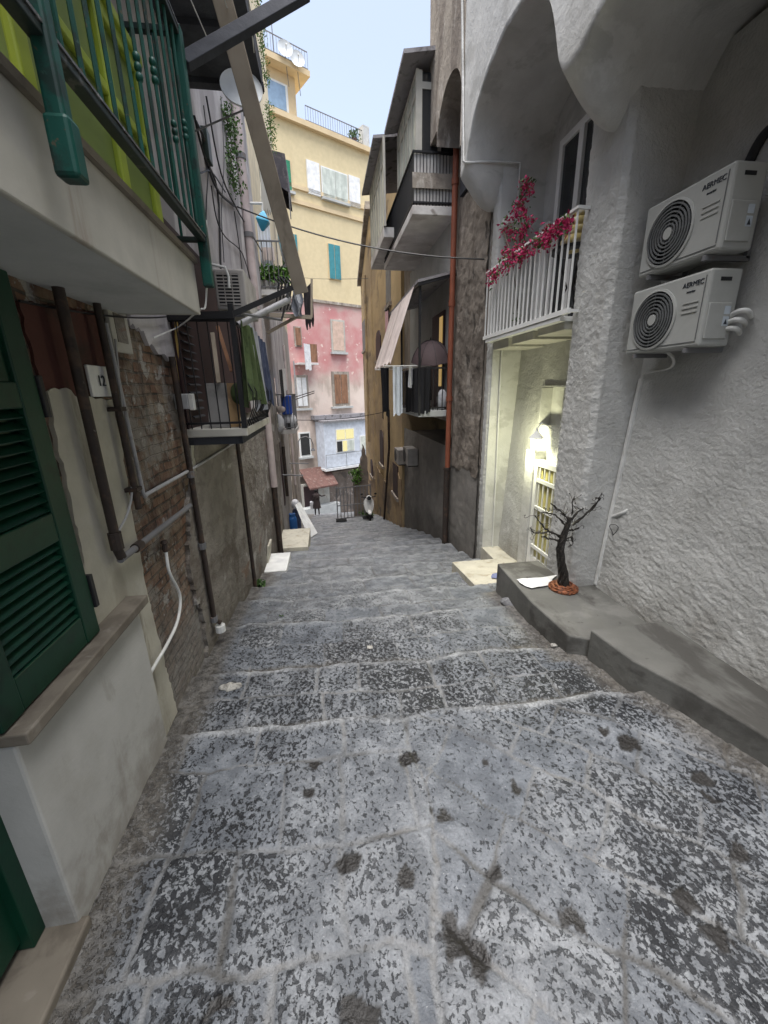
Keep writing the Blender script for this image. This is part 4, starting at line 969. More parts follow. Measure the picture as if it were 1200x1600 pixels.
# small iron balcony and tiled porch at the left foot of the block
q = onE(482, 568); sq = sE(q)
eb = ebox(sq - 1.4, sq + .45, q.z - .15, q.z, 0, 1.0).build('balcony', M['dirtylime'], ab); ebox(sq - .5, sq + .4, q.z + .05, q.z + 1.5, .92, .97).build('panel', M['wood'], eb)
pd = onE(480, 745)
g0, g1 = sE(onE(474, 745)), sE(onE(503, 745)); zt0 = onE(490, 732).z; zt1 = onE(495, 752).z
m = MB(); c0 = P0 + DR * (g0 - .6); c1 = P0 + DR * (g1 + .4)
m.slab([c0 + NN * .5 + Vector((0, 0, zt0 + .2)), c1 + NN * .5 + Vector((0, 0, zt0 + .2)), c1 + NN * 2.3 + Vector((0, 0, zt1)), c0 + NN * 2.3 + Vector((0, 0, zt1))], (0, 0, -.15)); m.build('porch_roof', M['tile'], ab)
ebox(g0 - .6, g1 + .1, -12, zt1 + .1, .51, 1.1).build('porch_wall', M['slabface'], ab)
ebox(sE(onE(474, 750)) - .6, sE(onE(487, 750)), -9.0, zt1 - .05, 1.101, 1.16).build('door', M['doordark'], ab)
ebox(-1.8, 2.6, -12, -7.9, 1.17, 1.9).build('stoop', M['soffit'], ab)

# ================================================================== OBJECTS, RIGHT
# air conditioners on the white wall
def ac_unit(label, loc):
    t = thing('air_conditioner', label, 'air conditioner', loc, 'white air conditioners on the rough wall')
    x, y, z = loc                                   # loc: foot of the street-facing face, far lower corner
    W, H, D = .78, .53, .26
    m = MB(); m.box(x, x + D, y - W, y, z, z + H); m.build('casing', M['acwhite'], t, bevel=.018)
    fc = Vector((x, y - .285, z + H * .48)); r = .215
    m = MB(); m.lathe([(r + .022, .0), (r + .022, .010), (r + .004, .014), (r + .004, 0)], fc, (-1, 0, 0), 40); m.build('fan_ring', M['acwhite'], t, smooth=True)
    m = MB(); m.lathe([(0, .004), (r + .003, .004), (r + .003, .0), (0, .0)], fc, (-1, 0, 0), 40); m.build('fan_well', M['acdark'], t)
    m = MB()
    for k in range(1, 8):
        q = r * k / 8 + .012; m.lathe([(q - .0055, .010), (q - .0055, .018), (q + .0055, .018), (q + .0055, .010)], fc, (-1, 0, 0), 40)
    for k in range(12):
        a = k * math.pi / 6; m.bar(fc + Vector((-.012, math.cos(a) * .04, math.sin(a) * .04)), fc + Vector((-.012, math.cos(a) * r, math.sin(a) * r)), .005, .005, (1, 0, 0))
    m.build('fan_grille', M['acgrey'], t)
    m = MB(); m.lathe([(0, .02), (.040, .02), (.045, .014), (.045, .008)], fc, (-1, 0, 0), 24); m.build('fan_hub', M['acwhite'], t, smooth=True)
    m = MB()
    for k in range(3): m.box(x - .006, x - .001, y - W + .07, y - W + .21, z + .25 + .035 * k, z + .262 + .035 * k)
    m.build('vent_rib', M['acwhite'], t, bevel=.002)
    lettering('AERMEC', .050, (x - .002, y - W + .145, z + H - .075), (0, -1, 0), (0, 0, 1)).build('lettering', M['ink'], t)
    lettering('inverter', .024, (x - .002, y - W + .155, z + H - .125), (0, -1, 0), (0, 0, 1)).build('lettering', M['ink'], t)
    m = MB(); m.box(x - .004, x - .0005, y - W + .035, y - W + .041, z + .05, z + H - .04); m.box(x - .004, x - .0005, y - .02, y - W + .035, z + .035, z + .041); m.build('panel_seam', M['acgrey'], t)
    m = MB(); m.box(x + .02, x + .21, y - W - .012, y - W + .001, z + .05, z + .30); m.build('service_cover', M['acwhite'], t, bevel=.008)
    m = MB(); m.box(x + .15, x + .20, y - W - .015, y - W - .0125, z + .22, z + .275); m.box(x + .15, x + .20, y - W - .015, y - W - .0125, z + .14, z + .205); m.build('warning_label', M['sticker'], t)
    m = MB(); m.add([(x + .16, y - W - .0165, z + .15), (x + .19, y - W - .0165, z + .15), (x + .175, y - W - .0165, z + .19)], [(0, 1, 2)]); m.build('warning_sign', M['ink'], t)
    m = MB(); m.box(x + .08, x + .17, y - W - .004, y - W - .0005, z + H - .085, z + H - .06); m.build('handle', M['acdark'], t)
    for yy in (y - .12, y - W + .12):
        m = MB(); m.bar((x + .0, yy, z - .02), (3.22, yy, z - .02), .03, .035); m.bar((3.20, yy, z - .02), (3.20, yy, z + .3), .03, .03, (0, 1, 0)); m.build('bracket', M['iron'], t)
    return t
ac_unit('upper of the two white air conditioners, just above the other', (2.84, 3.66, 3.21))
ac_unit('lower of the two white air conditioners, with a white hose at its foot', (2.84, 3.68, 2.575))
# conduit from the lower unit to the ledge, in the corner of the pillar
cb = Vector((3.0, 3.80, .10)); ct = Vector((3.155, 3.79, 2.36))
c = thing('drain_conduit', 'white plastic conduit running down the wall corner from the lower air conditioner', 'pipe', cb)
MB().bar(cb, ct, .055, .04, (0, 1, 0)).build('channel', M['pvc'], c, bevel=.006)
MB().tube(cr([ct + Vector((0, 0, -.04)), ct + Vector((-.02, -.05, .05)), fX(1046, 575, 3.10), fX(1052, 560, 3.06), fX(1040, 548, 3.0)]), .013, 8).build('hose', M['pvc'], c, smooth=True)
k0 = cb + (ct - cb) * .36; MB().tube([k0, k0 + Vector((-.02, -.12, .07)), k0 + Vector((.0, -.2, .13)), k0 + Vector((.03, -.21, .16))], .018, 8).build('elbow', M['pvc'], c, smooth=True)
pts = [k0 + Vector((-.05 + .02 * math.sin(a * 2), -.12 - .05 * math.cos(a), -.10 + .06 * math.sin(a))) for a in np.linspace(0, 13, 40)]
MB().tube(pts, .004, 5).one('cable_loop', M['black'], 'loose loop of black cable hanging on the rough white wall by the conduit', 'cable')
pts = [fX(1128, 505, 3.1), fX(1150, 488, 3.05), fX(1168, 486, 3.08), fX(1175, 496, 3.2)]
c = thing('pipe_bundle', 'pale insulated pipes bending into the wall behind the lower air conditioner', 'pipe', pts[0])
for k in range(3): MB().tube(cr([p + Vector((0, .03 * k, -.055 * k)) for p in pts]), .018, 8).build('pipe', M['pvc'], c, smooth=True)
c = thing('pipe_bundle', 'black wrapped pipes beside the upper air conditioner', 'pipe', fX(1150, 345, 3.1))
for k in range(4): MB().tube([fX(1140, 325 + 9 * k, 3.06), fX(1158, 318 + 10 * k, 3.12), fX(1172, 326 + 8 * k, 3.3)], .014, 7).build('pipe', M['black'], c, smooth=True)
MB().tube(cr([fX(1160, 275, 3.2), fX(1172, 250, 3.25), fX(1185, 225, 3.26), fX(1200, 205, 3.27), fX(1240, 170, 3.3)]), .035, 8).one('wall_cable', M['black'], 'thick black pipe rising to the right above the air conditioners', 'pipe', smooth=True)

# lantern over the niche door
LY, LZ = 5.33, 1.42; LX = 2.93
lamp = thing('wall_lantern', 'lit lantern glowing above the white niche door', 'lantern', (LX, LY, LZ))
m = MB(); m.lathe([(0, .34), (.012, .33), (.02, .29), (.10, .20), (.105, .19), (.09, .19)], (LX, LY, LZ), n=6); m.build('lantern_cap', M['whitemetal'], lamp)
m = MB(); m.lathe([(.075, .188), (.05, .03), (0, .03)], (LX, LY, LZ), n=6); m.build('lantern_glass', M['lamp'], lamp)
m = MB()
for k in range(6):
    a = k * math.pi / 3; m.bar((LX + .080 * math.cos(a), LY + .080 * math.sin(a), LZ + .19), (LX + .054 * math.cos(a), LY + .054 * math.sin(a), LZ + .03), .008, .008)
m.lathe([(0, .028), (.056, .028), (.04, .01), (.012, 0), (.008, -.03), (0, -.03)], (LX, LY, LZ), n=6); m.build('lantern_cage', M['whitemetal'], lamp)
m = MB(); m.tube([(LX, LY, LZ + .33), (LX + .06, LY, LZ + .40), (LX + .16, LY, LZ + .36), (XNi(1.7), LY, LZ + .30)], .009, 7); m.build('lantern_arm', M['whitemetal'], lamp, smooth=True)
pl_ = bpy.data.lights.new('lantern light', 'POINT'); pl_.energy = 8; pl_.color = (1.0, .99, .62); pl_.shadow_soft_size = .06
plo = bpy.data.objects.new('lantern_light', pl_); COL.objects.link(plo); plo.location = (LX - .12, LY + .10, LZ + .02)

# conduit in the niche
a = fY(784, 545, 6.50); b = fY(768, 880, 6.50)
MB().tube([a, a + (b - a) * .2, a + (b - a) * .5 + Vector((.006, 0, 0)), b], .013, 7).one('niche_conduit', M['pvc'], 'thin white conduit running down the lamplit reveal of the niche', 'pipe', smooth=True)
a = fX(722, 255, 2.16); 
c = thing('white_waterpipe', 'white painted pipe along the rounded corner of the arched overhang', 'pipe', a)
a0 = fX(722, -45, 2.175); a1 = fX(724, 252, 2.165); a2 = Vector((2.9, 6.45, 5.36))
MB().tube([a0, a1, a1 + Vector((.03, -.03, -.03)), Vector((2.5, 6.52, a1.z - .05)), Vector((2.95, 6.50, a1.z - .05))], .017, 8).build('pipe', M['white_smooth'], c, smooth=True)
MB().tube([Vector((2.95, 6.49, a1.z - .05)), Vector((2.95, 6.49, 4.66))], .015, 8).build('pipe', M['white_smooth'], c, smooth=True)

# bougainvillea on the white railing
br = thing('bougainvillea', 'magenta bougainvillea climbing the white railing of the niche balcony', 'plant', (bx, 6.4, bz))
def bz_pts(px, X): return [fX(u, v, X) for u, v in px]
s1 = [Vector((3.0, 6.3, bz + .3)), fX(815, 400, 2.62), fX(815, 350, 2.72), fX(808, 320, 2.72), fX(822, 300, 2.72), fX(824, 286, 2.7)]
s2 = [Vector((3.0, 6.3, bz + .3)), fX(800, 400, 2.56), fX(786, 360, 2.62)]
s3 = [fX(790, 408, 2.56), fX(830, 380, 2.56), fX(860, 362, 2.56), fX(890, 346, 2.56)]
s4 = [fX(800, 400, 2.56), fX(778, 425, 2.53), fX(768, 432, 2.53)]
m = MB()
for s_ in (s1, s2, s3, s4): m.tube(s_, .008, 6)
m.build('stem', M['stem'], br)
cl = []
for px, X in ((( (812, 318), (808, 330), (800, 340), (818, 335), (826, 345), (822, 358), (815, 365), (812, 378), (806, 390), (818, 382), (788, 358), (796, 362), (804, 368), (790, 392), (796, 402), (786, 410)), 2.66), (((800, 398), (806, 402), (815, 398), (820, 396), (826, 393), (812, 408), (800, 410), (792, 416), (838, 382), (846, 374), (852, 370), (862, 368), (858, 358), (868, 360), (875, 356), (884, 348), (888, 352), (848, 384), (856, 380)), 2.55), (((768, 428), (774, 430), (770, 438), (782, 420)), 2.52), (((822, 287), (826, 296), (820, 292)), 2.68)):
    cl += [fX(u, v, X) for u, v in px]
m = MB(); m.leaves(cl, 1150, .085, .050, 1, 3); m.build('blossom', M['bract'], br)
m = MB(); m.leaves(cl + s1 + s3, 330, .10, .055, 1, 4); m.build('foliage', M['leaf'], br)
# bistro table and folded cloths behind the white railing
tb = thing('bistro_table', 'round black iron bistro table behind the white balcony railing', 'table', (2.86, 4.75, bz))
m = MB(); m.lathe([(.24, .70), (.25, .705), (.25, .73), (.24, .735)], (2.86, 4.75, bz), n=24); m.build('table_top', M['black'], tb)
for k in range(3):
    a = k * 2.09 + .4; m = MB(); m.tube([(2.86 + .2 * math.cos(a), 4.75 + .2 * math.sin(a), bz + .001), (2.86 + .04 * math.cos(a), 4.75 + .04 * math.sin(a), bz + .35), (2.86 + .17 * math.cos(a), 4.75 + .17 * math.sin(a), bz + .70)], .010, 6); m.build('leg', M['black'], tb)
m = MB()
for k, (w_, h_) in enumerate(((.15, .10), (.14, .09), (.12, .08), (.09, .06))): m.ball((2.84 + .01 * k, 4.72, bz + .785 + .085 * k), w_, w_ * 1.1, h_, 12, 8)
m.one('folded_cloth', M['tablecloth'], 'heap of mustard and cream cloth on the bistro table', 'cloth', smooth=True)

# things on the ledge and the platform
# wire tree
wt = thing('wire_tree', 'sculpture of a bare tree twisted from dark wire, standing on the lower cement ledge', 'sculpture', (2.52, 3.57, .08))
base = fZ(880, 920, .08); LOC[wt] = Vector(base); wt.location = base
rt = random.Random(11)
def bend(a, b, n, j, r=rt):
    out = []
    for k in range(n + 1):
        t = k / n; p = Vector(a).lerp(Vector(b), t); q = j * math.sin(math.pi * t)
        out.append(p + Vector((r.uniform(-q, q), r.uniform(-q, q), r.uniform(-q, q))))
    return out
def wp(u, v, dy=0): return fY(u, v, base.y + dy)
m = MB(); trunk = [base + Vector((0, 0, .03)), wp(880, 895), wp(877, 880), wp(875, 858), wp(878, 845), wp(886, 822), wp(893, 806)]
for k in range(6):
    ph = k * 1.047; rr = [.042, .036, .030, .028, .025, .018, .012]
    dense = []; rd = []
    for i in range(len(trunk) - 1):
        for q in range(6):
            t = q / 6; p = trunk[i].lerp(trunk[i + 1], t); R_ = rr[i] * (1 - t) + rr[i + 1] * t; an = ph + (i + t) * 1.5
            dense.append(p + Vector((math.cos(an) * R_, math.sin(an) * R_, 0))); rd.append(R_ * .62)
    m.tube(dense, rd, 7)
m.build('trunk', M['ironwire'], wt, smooth=True)
def limb(pix, r0, seed, twigs):
    r = random.Random(seed); m = MB(); pts = [wp(u, v, dy) for u, v, dy in pix]
    dense = []
    for i in range(len(pts) - 1):
        for q in range(4): dense.append(pts[i].lerp(pts[i + 1], q / 4) + Vector((r.uniform(-.006, .006),) * 3))
    dense.append(pts[-1]); n = len(dense)
    for s_ in (-1, 1): m.tube([p + Vector((s_ * .35 * r0 * math.cos(i), s_ * .35 * r0, s_ * .35 * r0 * math.sin(i))) for i, p in enumerate(dense)], [r0 * .75 * (1 - .6 * i / n) for i in range(n)], 6)
    for _ in range(twigs):
        p = dense[r.randrange(n // 4, n)]; d = Vector((r.gauss(0, 1), r.gauss(0, 1), r.gauss(.1, 1))).normalized(); L = r.uniform(.05, .10); e = d.orthogonal().normalized(); tw = []
        for k in range(12):
            t = k / 11; curl = max(0, t - .5) * 2
            tw.append(p + d * L * min(t * 1.3, 1) * (1 - .3 * curl) + (e * math.sin(curl * 4.2) + d * (1 - math.cos(curl * 4.2))) * L * .22)
        m.tube(tw, .0028, 5)
    m.build('branch', M['ironwire'], wt, smooth=True)
limb([(890, 815, 0), (880, 802, -.03), (872, 796, -.06), (860, 786, -.1)], .011, 1, 7)
limb([(886, 822, 0), (878, 815, .03), (868, 805, .06), (852, 800, .08), (846, 802, .1)], .012, 2, 9)
limb([(877, 838, 0), (866, 834, -.03), (852, 826, -.05), (842, 815, -.08), (836, 805, -.1)], .011, 3, 7)
limb([(877, 840, 0), (862, 830, .02), (850, 833, .05), (835, 832, .08), (828, 825, .1)], .012, 4, 8)
limb([(874, 846, 0), (862, 843, -.05), (852, 840, -.1), (846, 838, -.13)], .012, 5, 6)
limb([(893, 806, 0), (895, 798, 0), (894, 785, .01), (898, 775, .02)], .009, 6, 7)
limb([(893, 812, 0), (902, 800, .02), (915, 792, .05), (922, 786, .06)], .012, 7, 6)
limb([(895, 820, 0), (910, 808, -.03), (925, 795, -.06), (935, 782, -.08), (937, 777, -.08), (930, 779, -.08)], .015, 8, 9)
limb([(886, 828, 0), (896, 828, .03), (905, 824, .06), (909, 821, .07)], .010, 9, 6)
limb([(878, 850, 0), (886, 842, -.04), (893, 838, -.06), (895, 850, -.06), (888, 855, -.05)], .010, 10, 7)
limb([(880, 835, 0), (890, 822, .05), (885, 808, .1), (875, 802, .14)], .010, 12, 6)
m = MB(); r = random.Random(4)
for k in range(26):
    a0 = r.random() * 6.28; R_ = r.uniform(.08, .155); h = .012 + .06 * (1 - (R_ - .08) / .075) * r.random()
    m.tube([base + Vector((R_ * math.cos(a0 + t) * r.uniform(.9, 1.08), R_ * math.sin(a0 + t) * r.uniform(.9, 1.08), h + r.uniform(0, .018))) for t in np.linspace(0, r.uniform(2.5, 5), 16)], .0075, 6)
m.lathe([(0, .0), (.155, .0), (.16, .015), (.12, .045), (.03, .07), (0, .07)], base, n=18)
m.build('root_coil', M['copper'], wt, smooth=True)
def cloth_patch(name, mat, pts, z, label, cat, amp=.012, seed=1, thick=.003, n=14):
    A, B, C_, D = [Vector(p) for p in pts]; G = []
    for i in range(n):
        row = []
        for j in range(n):
            u, v = i / (n - 1), j / (n - 1); p = A * (1 - u) * (1 - v) + B * u * (1 - v) + C_ * u * v + D * (1 - u) * v
            p.z = z + .004 + amp * (float(fbm(np.array(u * 4. + seed), np.array(v * 4.), seed, 2)) ); p.x += .02 * math.sin(5 * v + seed); p.y += .02 * math.sin(4 * u + seed); row.append(p)
        G.append(row)
    m = MB(); m.sheet(G); m.sheet([[p - Vector((0, 0, thick)) for p in r_] for r_ in G]); return m.one(name, mat, label, cat, smooth=True)
cloth_patch('white_cloth', M['whitecloth'], [fZ(806, 908, .085), fZ(868, 900, .085), fZ(862, 912, .085), fZ(830, 922, .085)], .085, 'flat white cloth lying on the far corner of the lower cement ledge', 'cloth', .02, 2)
pm = fZ(783, 902, -.42)
cloth_patch('dropped_rag', M['maskblue'], [pm + Vector((-.16, -.06, 0)), pm + Vector((.14, -.10, 0)), pm + Vector((.17, .06, 0)), pm + Vector((-.10, .10, 0))], pm.z + .0, 'crumpled blue grey rag dropped on the pale stone platform', 'rag', .07, 3)
def rock(c, r, seed, name, mat, label, sx=1, sy=1, sz=.6):
    m = MB(); m.ball(c, r * sx, r * sy, r * sz, 14, 9); rr = random.Random(seed)
    ph = [rr.uniform(0, 6) for _ in range(6)]
    m.v = [tuple(Vector(c) + (Vector(p) - Vector(c)) * (1 + .16 * math.sin(6 * (p[0] - c[0]) / r + ph[0]) + .14 * math.sin(5 * (p[1] - c[1]) / r + ph[1]) + .1 * math.sin(7 * (p[2] - c[2]) / r + ph[2]))) for p in m.v]
    return m.one(name, mat, label, 'stone')
ps = fZ(802, 946, -.28); rock((ps.x, ps.y, -.27), .13, 2, 'loose_stone', M['stone_dark'], 'dark block of stone wedged at the far end of the lower cement ledge', .9, 1.1, .75)
for k, (u, v, lab, mt) in enumerate(((865, 1008, 'pale pebble beside the foot of the lower cement ledge', 'bench_pale'), (578, 1011, 'pale chip lying on the middle of the steps', 'bench_pale'), (360, 1073, 'flat pale stone chip on the steps by the brick wall', 'bench_pale'))):
    p = fZ(u, v, 0)
    for _ in range(6): p = fZ(u, v, gz(p.x, p.y) + .015)
    rock(tuple(p), .03 if k < 2 else .07, 5 + k, 'stone_chip', M[mt], lab, 1.2, .8, .35)

# drainpipe at the corner of the weathered house
dp = thing('drainpipe', 'orange red drainpipe running down the weathered house, its foot cased in dark iron', 'pipe', (2.62, 8.42, -1.2))
MB().tube([(2.60, 8.42, 6.6), (2.60, 8.42, .62)], .055, 12).build('pipe', M['orangepipe'], dp, smooth=True)
for z in (5.9, 3.9, 2.1): MB().lathe([(.056, -.05), (.068, -.05), (.068, .05), (.056, .05)], (2.60, 8.42, z), n=12).build('collar', M['orangepipe'], dp)
MB().tube([(2.59, 8.42, .62), (2.59, 8.42, -1.28)], .068, 12).build('iron_foot', M['rustpipe'], dp, smooth=True)
MB().lathe([(.07, -.03), (.085, -.03), (.085, .03), (.07, .03)], (2.59, 8.42, .62), n=12).build('collar', M['rustpipe'], dp)
c = thing('drainpipe', 'thin grey pipe down the dark arched recess between white house and verandah', 'pipe', (2.64, 8.1, 5.5)); MB().tube([fX(706, -10, 2.62), fX(712, 130, 2.62), fX(718, 200, 2.62), Vector((2.60, 8.5, 6.55))], .03, 8).build('pipe', M['grey_pvc'], c, smooth=True)
MB().tube([fX(596, 870, 2.5), fX(608, 700, 2.5), fX(607, 640, 2.5)], .05, 8).one('drainpipe', M['rustpipe'], 'dark drainpipe down the foot of the ochre house', 'pipe', smooth=True)
MB().tube([fX(570, 430, 2.45), fX(576, 690, 2.45)], .06, 8).one('drainpipe', M['ochre'], 'ochre painted drainpipe at the far corner of the ochre house', 'pipe', smooth=True)

# umbrella balcony: canopy, awnings, laundry, umbrella
cp = thing('balcony_canopy', 'dark sheet canopy roofing the umbrella balcony', 'canopy', (2.3, 9.8, 4.2))
m = MB(); cx0 = 1.93; yC0, yC1 = 8.5, 12.0
m.add([(cx0, yC0, 4.28), (DX, yC0, 4.46), (DX, yC1, 4.46), (cx0, yC1, 4.28), (cx0, yC0, 4.33), (DX, yC0, 4.51), (DX, yC1, 4.51), (cx0, yC1, 4.33)], [(3, 2, 1, 0), (4, 5, 6, 7), (0, 1, 5, 4), (1, 2, 6, 5), (2, 3, 7, 6), (3, 0, 4, 7)]); m.build('sheet', M['roofsheet'], cp)
m = MB(); m.bar((cx0 + .03, yC0 + .03, 4.25), (DX, yC0 + .03, 4.43), .04, .05); m.bar((cx0 + .03, yC0, 4.25), (cx0 + .03, yC1, 4.25), .04, .05); m.build('frame', M['black'], cp)
for k, (y0, y1, lab) in enumerate(((8.75, 10.0, 'nearer pale pink awning cloth slanting out from the umbrella balcony'), (10.06, 11.5, 'farther pale pink awning cloth slanting out from the umbrella balcony'))):
    G = []
    for i in range(14):
        t = i / 13; row = []
        for j in range(25):
            s = j / 24; y = y0 + (y1 - y0) * s; x = cx0 - .02 - .50 * t; z = 4.26 - 1.45 * t + .02 * math.sin(s * 14 + k) * t
            if i == 13: z += .05 * abs(math.sin(s * math.pi * 7))
            row.append((x, y, z))
        G.append(row)
    m = MB(); m.sheet(G); m.sheet([[(p[0] + .006, p[1], p[2] + .002) for p in r_] for r_ in G]); m.one('awning_cloth', M['awning'], lab, 'awning', 'pink awnings of the umbrella balcony', smooth=True)
rk = thing('drying_rack', 'white wire drying rack hung outside the umbrella balcony', 'drying rack', (1.6, 9.6, 2.7))
m = MB()
for k in range(6): m.bar((1.31 + k * .12, 8.75, 2.78), (1.31 + k * .12, 10.3, 2.78), .012, .012)
for y in (8.75, 9.5, 10.3): m.bar((1.29, y, 2.78), (1.98, y, 2.78), .018, .018)
m.build('wires', M['whitemetal'], rk)
def hang(name, mat, a, b, drop, label, cat, seed, group=None, ragged=.0, folds=5, taper=0.0, top=None, depth=.02):
    """cloth hung over a line from a to b"""
    a = Vector(a); b = Vector(b); d = (b - a); nrm = d.cross(Vector((0, 0, 1))).normalized(); r = random.Random(seed); G = []; ph = r.random() * 6
    kn = [r.uniform(-ragged, ragged) for _ in range(7)]; low = [float(np.interp(j / 4, range(7), kn)) for j in range(25)]
    for i in range(16):
        t = i / 15; row = []
        for j in range(25):
            s = j / 24; sc = .5 + (s - .5) * (1 - taper * t)
            p = a + d * sc + Vector((0, 0, -drop * t * (1 + low[j] * t))) + nrm * (depth * (.4 + t) * math.sin(s * folds * 6.28 + ph + t * .6))
            row.append(p)
        G.append(row)
    m = MB(); m.sheet(G); m.sheet([[p + nrm * .006 for p in r_] for r_ in G])
    return m.one(name, mat, label, cat, group, smooth=True)
hang('black_trousers', M['blackcloth'], (1.26, 9.2, 2.77), (1.47, 9.38, 2.77), .95, 'black garment hanging outermost under the pink awning', 'laundry', 1, 'laundry of the umbrella balcony', .25, 3, .3)
hang('hung_towel', M['baywhite'], (1.47, 8.78, 2.77), (1.70, 8.95, 2.77), .98, 'long bluish white towel hanging below the drying rack', 'laundry', 2, 'laundry of the umbrella balcony', .05, 2)
hang('hung_shirt', M['whitecloth'], (1.80, 8.78, 2.77), (1.96, 9.1, 2.77), .42, 'small short whitish cloth at the balcony end of the drying rack', 'laundry', 3, 'laundry of the umbrella balcony', .15, 2)
hang('hung_sheet', M['blackcloth'], (1.955, 8.62, 2.72), (1.955, 9.9, 2.72), .92, 'wide black cloth draped over the side of the umbrella balcony railing', 'laundry', 4, 'laundry of the umbrella balcony', .03, 4)
hang('hung_sheet', M['blackcloth'], (2.0, 8.565, 2.72), (2.24, 8.565, 2.72), .90, 'narrow black cloth draped over the near rail of the umbrella balcony', 'laundry', 5, 'laundry of the umbrella balcony', .03, 2)
uc = fY(676, 577, 8.95); um = thing('garden_umbrella', 'open dusty mauve umbrella standing on the balcony by the orange drainpipe', 'umbrella', (2.32, 8.98, UZ))
m = MB(); ctr = Vector((2.33, 8.98, UZ + 1.44)); nr = 8; G = []
ax = Vector((-.10, -.30, 1)).normalized()
tip = ctr; vs = [tip]; 
for ring in range(1, 6):
    t = ring / 5
    for k in range(32):
        a = k * 2 * math.pi / 32; sc = 1 - .06 * (1 - abs(math.cos(a * nr / 2))) * t
        e1 = ax.orthogonal().normalized(); e2 = ax.cross(e1)
        vs.append(tip + (e1 * math.cos(a) + e2 * math.sin(a)) * .44 * math.sin(t * 1.25) / math.sin(1.25) * sc - ax * .42 * (1 - math.cos(t * 1.25)) / (1 - math.cos(1.25)))
fs = [(0, 1 + k, 1 + (k + 1) % 32) for k in range(32)]
for ring in range(1, 5):
    for k in range(32): o_ = 1 + (ring - 1) * 32; fs.append((o_ + k, o_ + 32 + k, o_ + 32 + (k + 1) % 32, o_ + (k + 1) % 32))
m.add(vs, fs); m.build('canopy', M['mauvecloth'], um, smooth=True)
for k in range(0, 32, 4): MB().tube([vs[0]] + [vs[1 + ring * 32 + k] * 1.0 + ax * .004 for ring in range(5)], .005, 5).build('rib', M['black'], um)
MB().tube([ctr + ax * .05, ctr - ax * 1.3], .012, 7).build('pole', M['black'], um)
m = MB(); m.ball((2.55, 8.78, UZ + .22), .12, .1, .22); m.one('covered_bundle', M['bag'], 'pale bundle on the umbrella balcony floor by the drainpipe', 'bundle', smooth=True)
# two grey wall air conditioners low on the ochre wall
for k, (u, v, lab) in enumerate(((625, 712, 'grey air conditioner under the umbrella balcony, the farther of two'), (640, 712, 'grey air conditioner under the umbrella balcony, the nearer of two'))):
    p = fX(u, v, 2.5); c = thing('air_conditioner', lab, 'air conditioner', p, 'small air conditioners under the umbrella balcony')
    MB().box(p.x - .14, 2.68, p.y - .38, p.y + .38, p.z - .25, p.z + .25).build('casing', M['far_grey'], c, bevel=.02)
    MB().lathe([(0, 0), (.19, 0), (.19, .012), (0, .012)], (p.x - .141, p.y + .1, p.z), (-1, 0, 0), 20).build('fan_grille', M['acdark'], c)
    MB().box(p.x - .1, 2.7, p.y - .3, p.y + .3, p.z - .29, p.z - .251).build('bracket', M['black'], c)

# cables over the alley
def cable(name, pts, r, label, mat='black'):
    return MB().tube(cr(pts, 4), r, 5).one(name, M[mat], label, 'cable', smooth=True)
def sag(a, b, s, n=18):
    a = Vector(a); b = Vector(b); return [a.lerp(b, k / n) - Vector((0, 0, s * 4 * (k / n) * (1 - k / n))) for k in range(n + 1)]
cable('overhead_cable', sag(fX(368, 322, XL), fX(757, 405, 2.68), .18), .012, 'dark cable slung across the alley to the peeling corner by the drainpipe')
cable('overhead_cable', sag(fF(455, 432), fX(575, 435, 2.5), .1), .012, 'thin far wire stretched across in front of the teal shutters')
cable('overhead_cable', sag(fF(440, 655), fX(607, 642, 2.5), .15), .012, 'low far wire stretched across the alley above the glazed bay')

# ================================================================== OBJECTS, LEFT
# pipes on the near wall
p1 = thing('downpipe', 'thick rusty brown downpipe on the cream plaster, turning into a grey pipe at its foot', 'pipe', fX(190, 880, XL + .06))
xp = XL + .07
t0 = fX(104, 540, xp); t1 = fX(188, 875, xp); t0.y = t1.y + .0
MB().tube([Vector((xp, t1.y, 2.80)), Vector((xp, t1.y, t1.z + .06)), Vector((xp, t1.y + .02, t1.z + .01))], .027, 10).build('pipe', M['rustpipe'], p1, smooth=True)
MB().lathe([(.028, -.05), (.036, -.05), (.036, .05), (.028, .05)], (xp, t1.y, t1.z + .12), n=10).build('collar', M['rustpipe'], p1)
ga = Vector((xp, t1.y, t1.z)); gb = fX(297, 790, xp)
MB().tube([ga, ga + Vector((0, .05, .0)), gb], .021, 10).build('side_pipe', M['iron'], p1, smooth=True)
MB().lathe([(.022, -.04), (.031, -.04), (.031, .04), (.022, .04)], ga.lerp(gb, .18), (gb - ga), n=10).build('collar', M['rustpipe'], p1)
p2 = thing('downpipe', 'rusty brown downpipe over the bare brick, cut short above the white hose', 'pipe', fX(219, 799, XL + .05))
e = fX(217, 795, XL + .06); MB().tube([Vector((XL + .06, e.y, 2.80)), e], .021, 10).build('pipe', M['rustpipe'], p2, smooth=True)
for z in (e.z + .12, e.z + .62): MB().box(XL, XL + .09, e.y - .036, e.y + .036, z, z + .025).build('clamp', M['rustpipe'], p2)
p3 = thing('downpipe', 'dark thin downpipe at the end of the bare brick, reaching the steps', 'pipe', fX(338, 985, XL + .06))
e = fX(336, 975, XL + .06); MB().tube([Vector((XL + .06, e.y, 2.6)), Vector((XL + .06, e.y, e.z + .05)), e + Vector((.05, .02, 0))], .026, 9).build('pipe', M['rustpipe'], p3, smooth=True)
for z in (.1, .9, 1.6): MB().lathe([(.028, -.03), (.036, -.03), (.036, .03), (.028, .03)], (XL + .06, e.y, z), n=9).build('collar', M['iron'], p3)
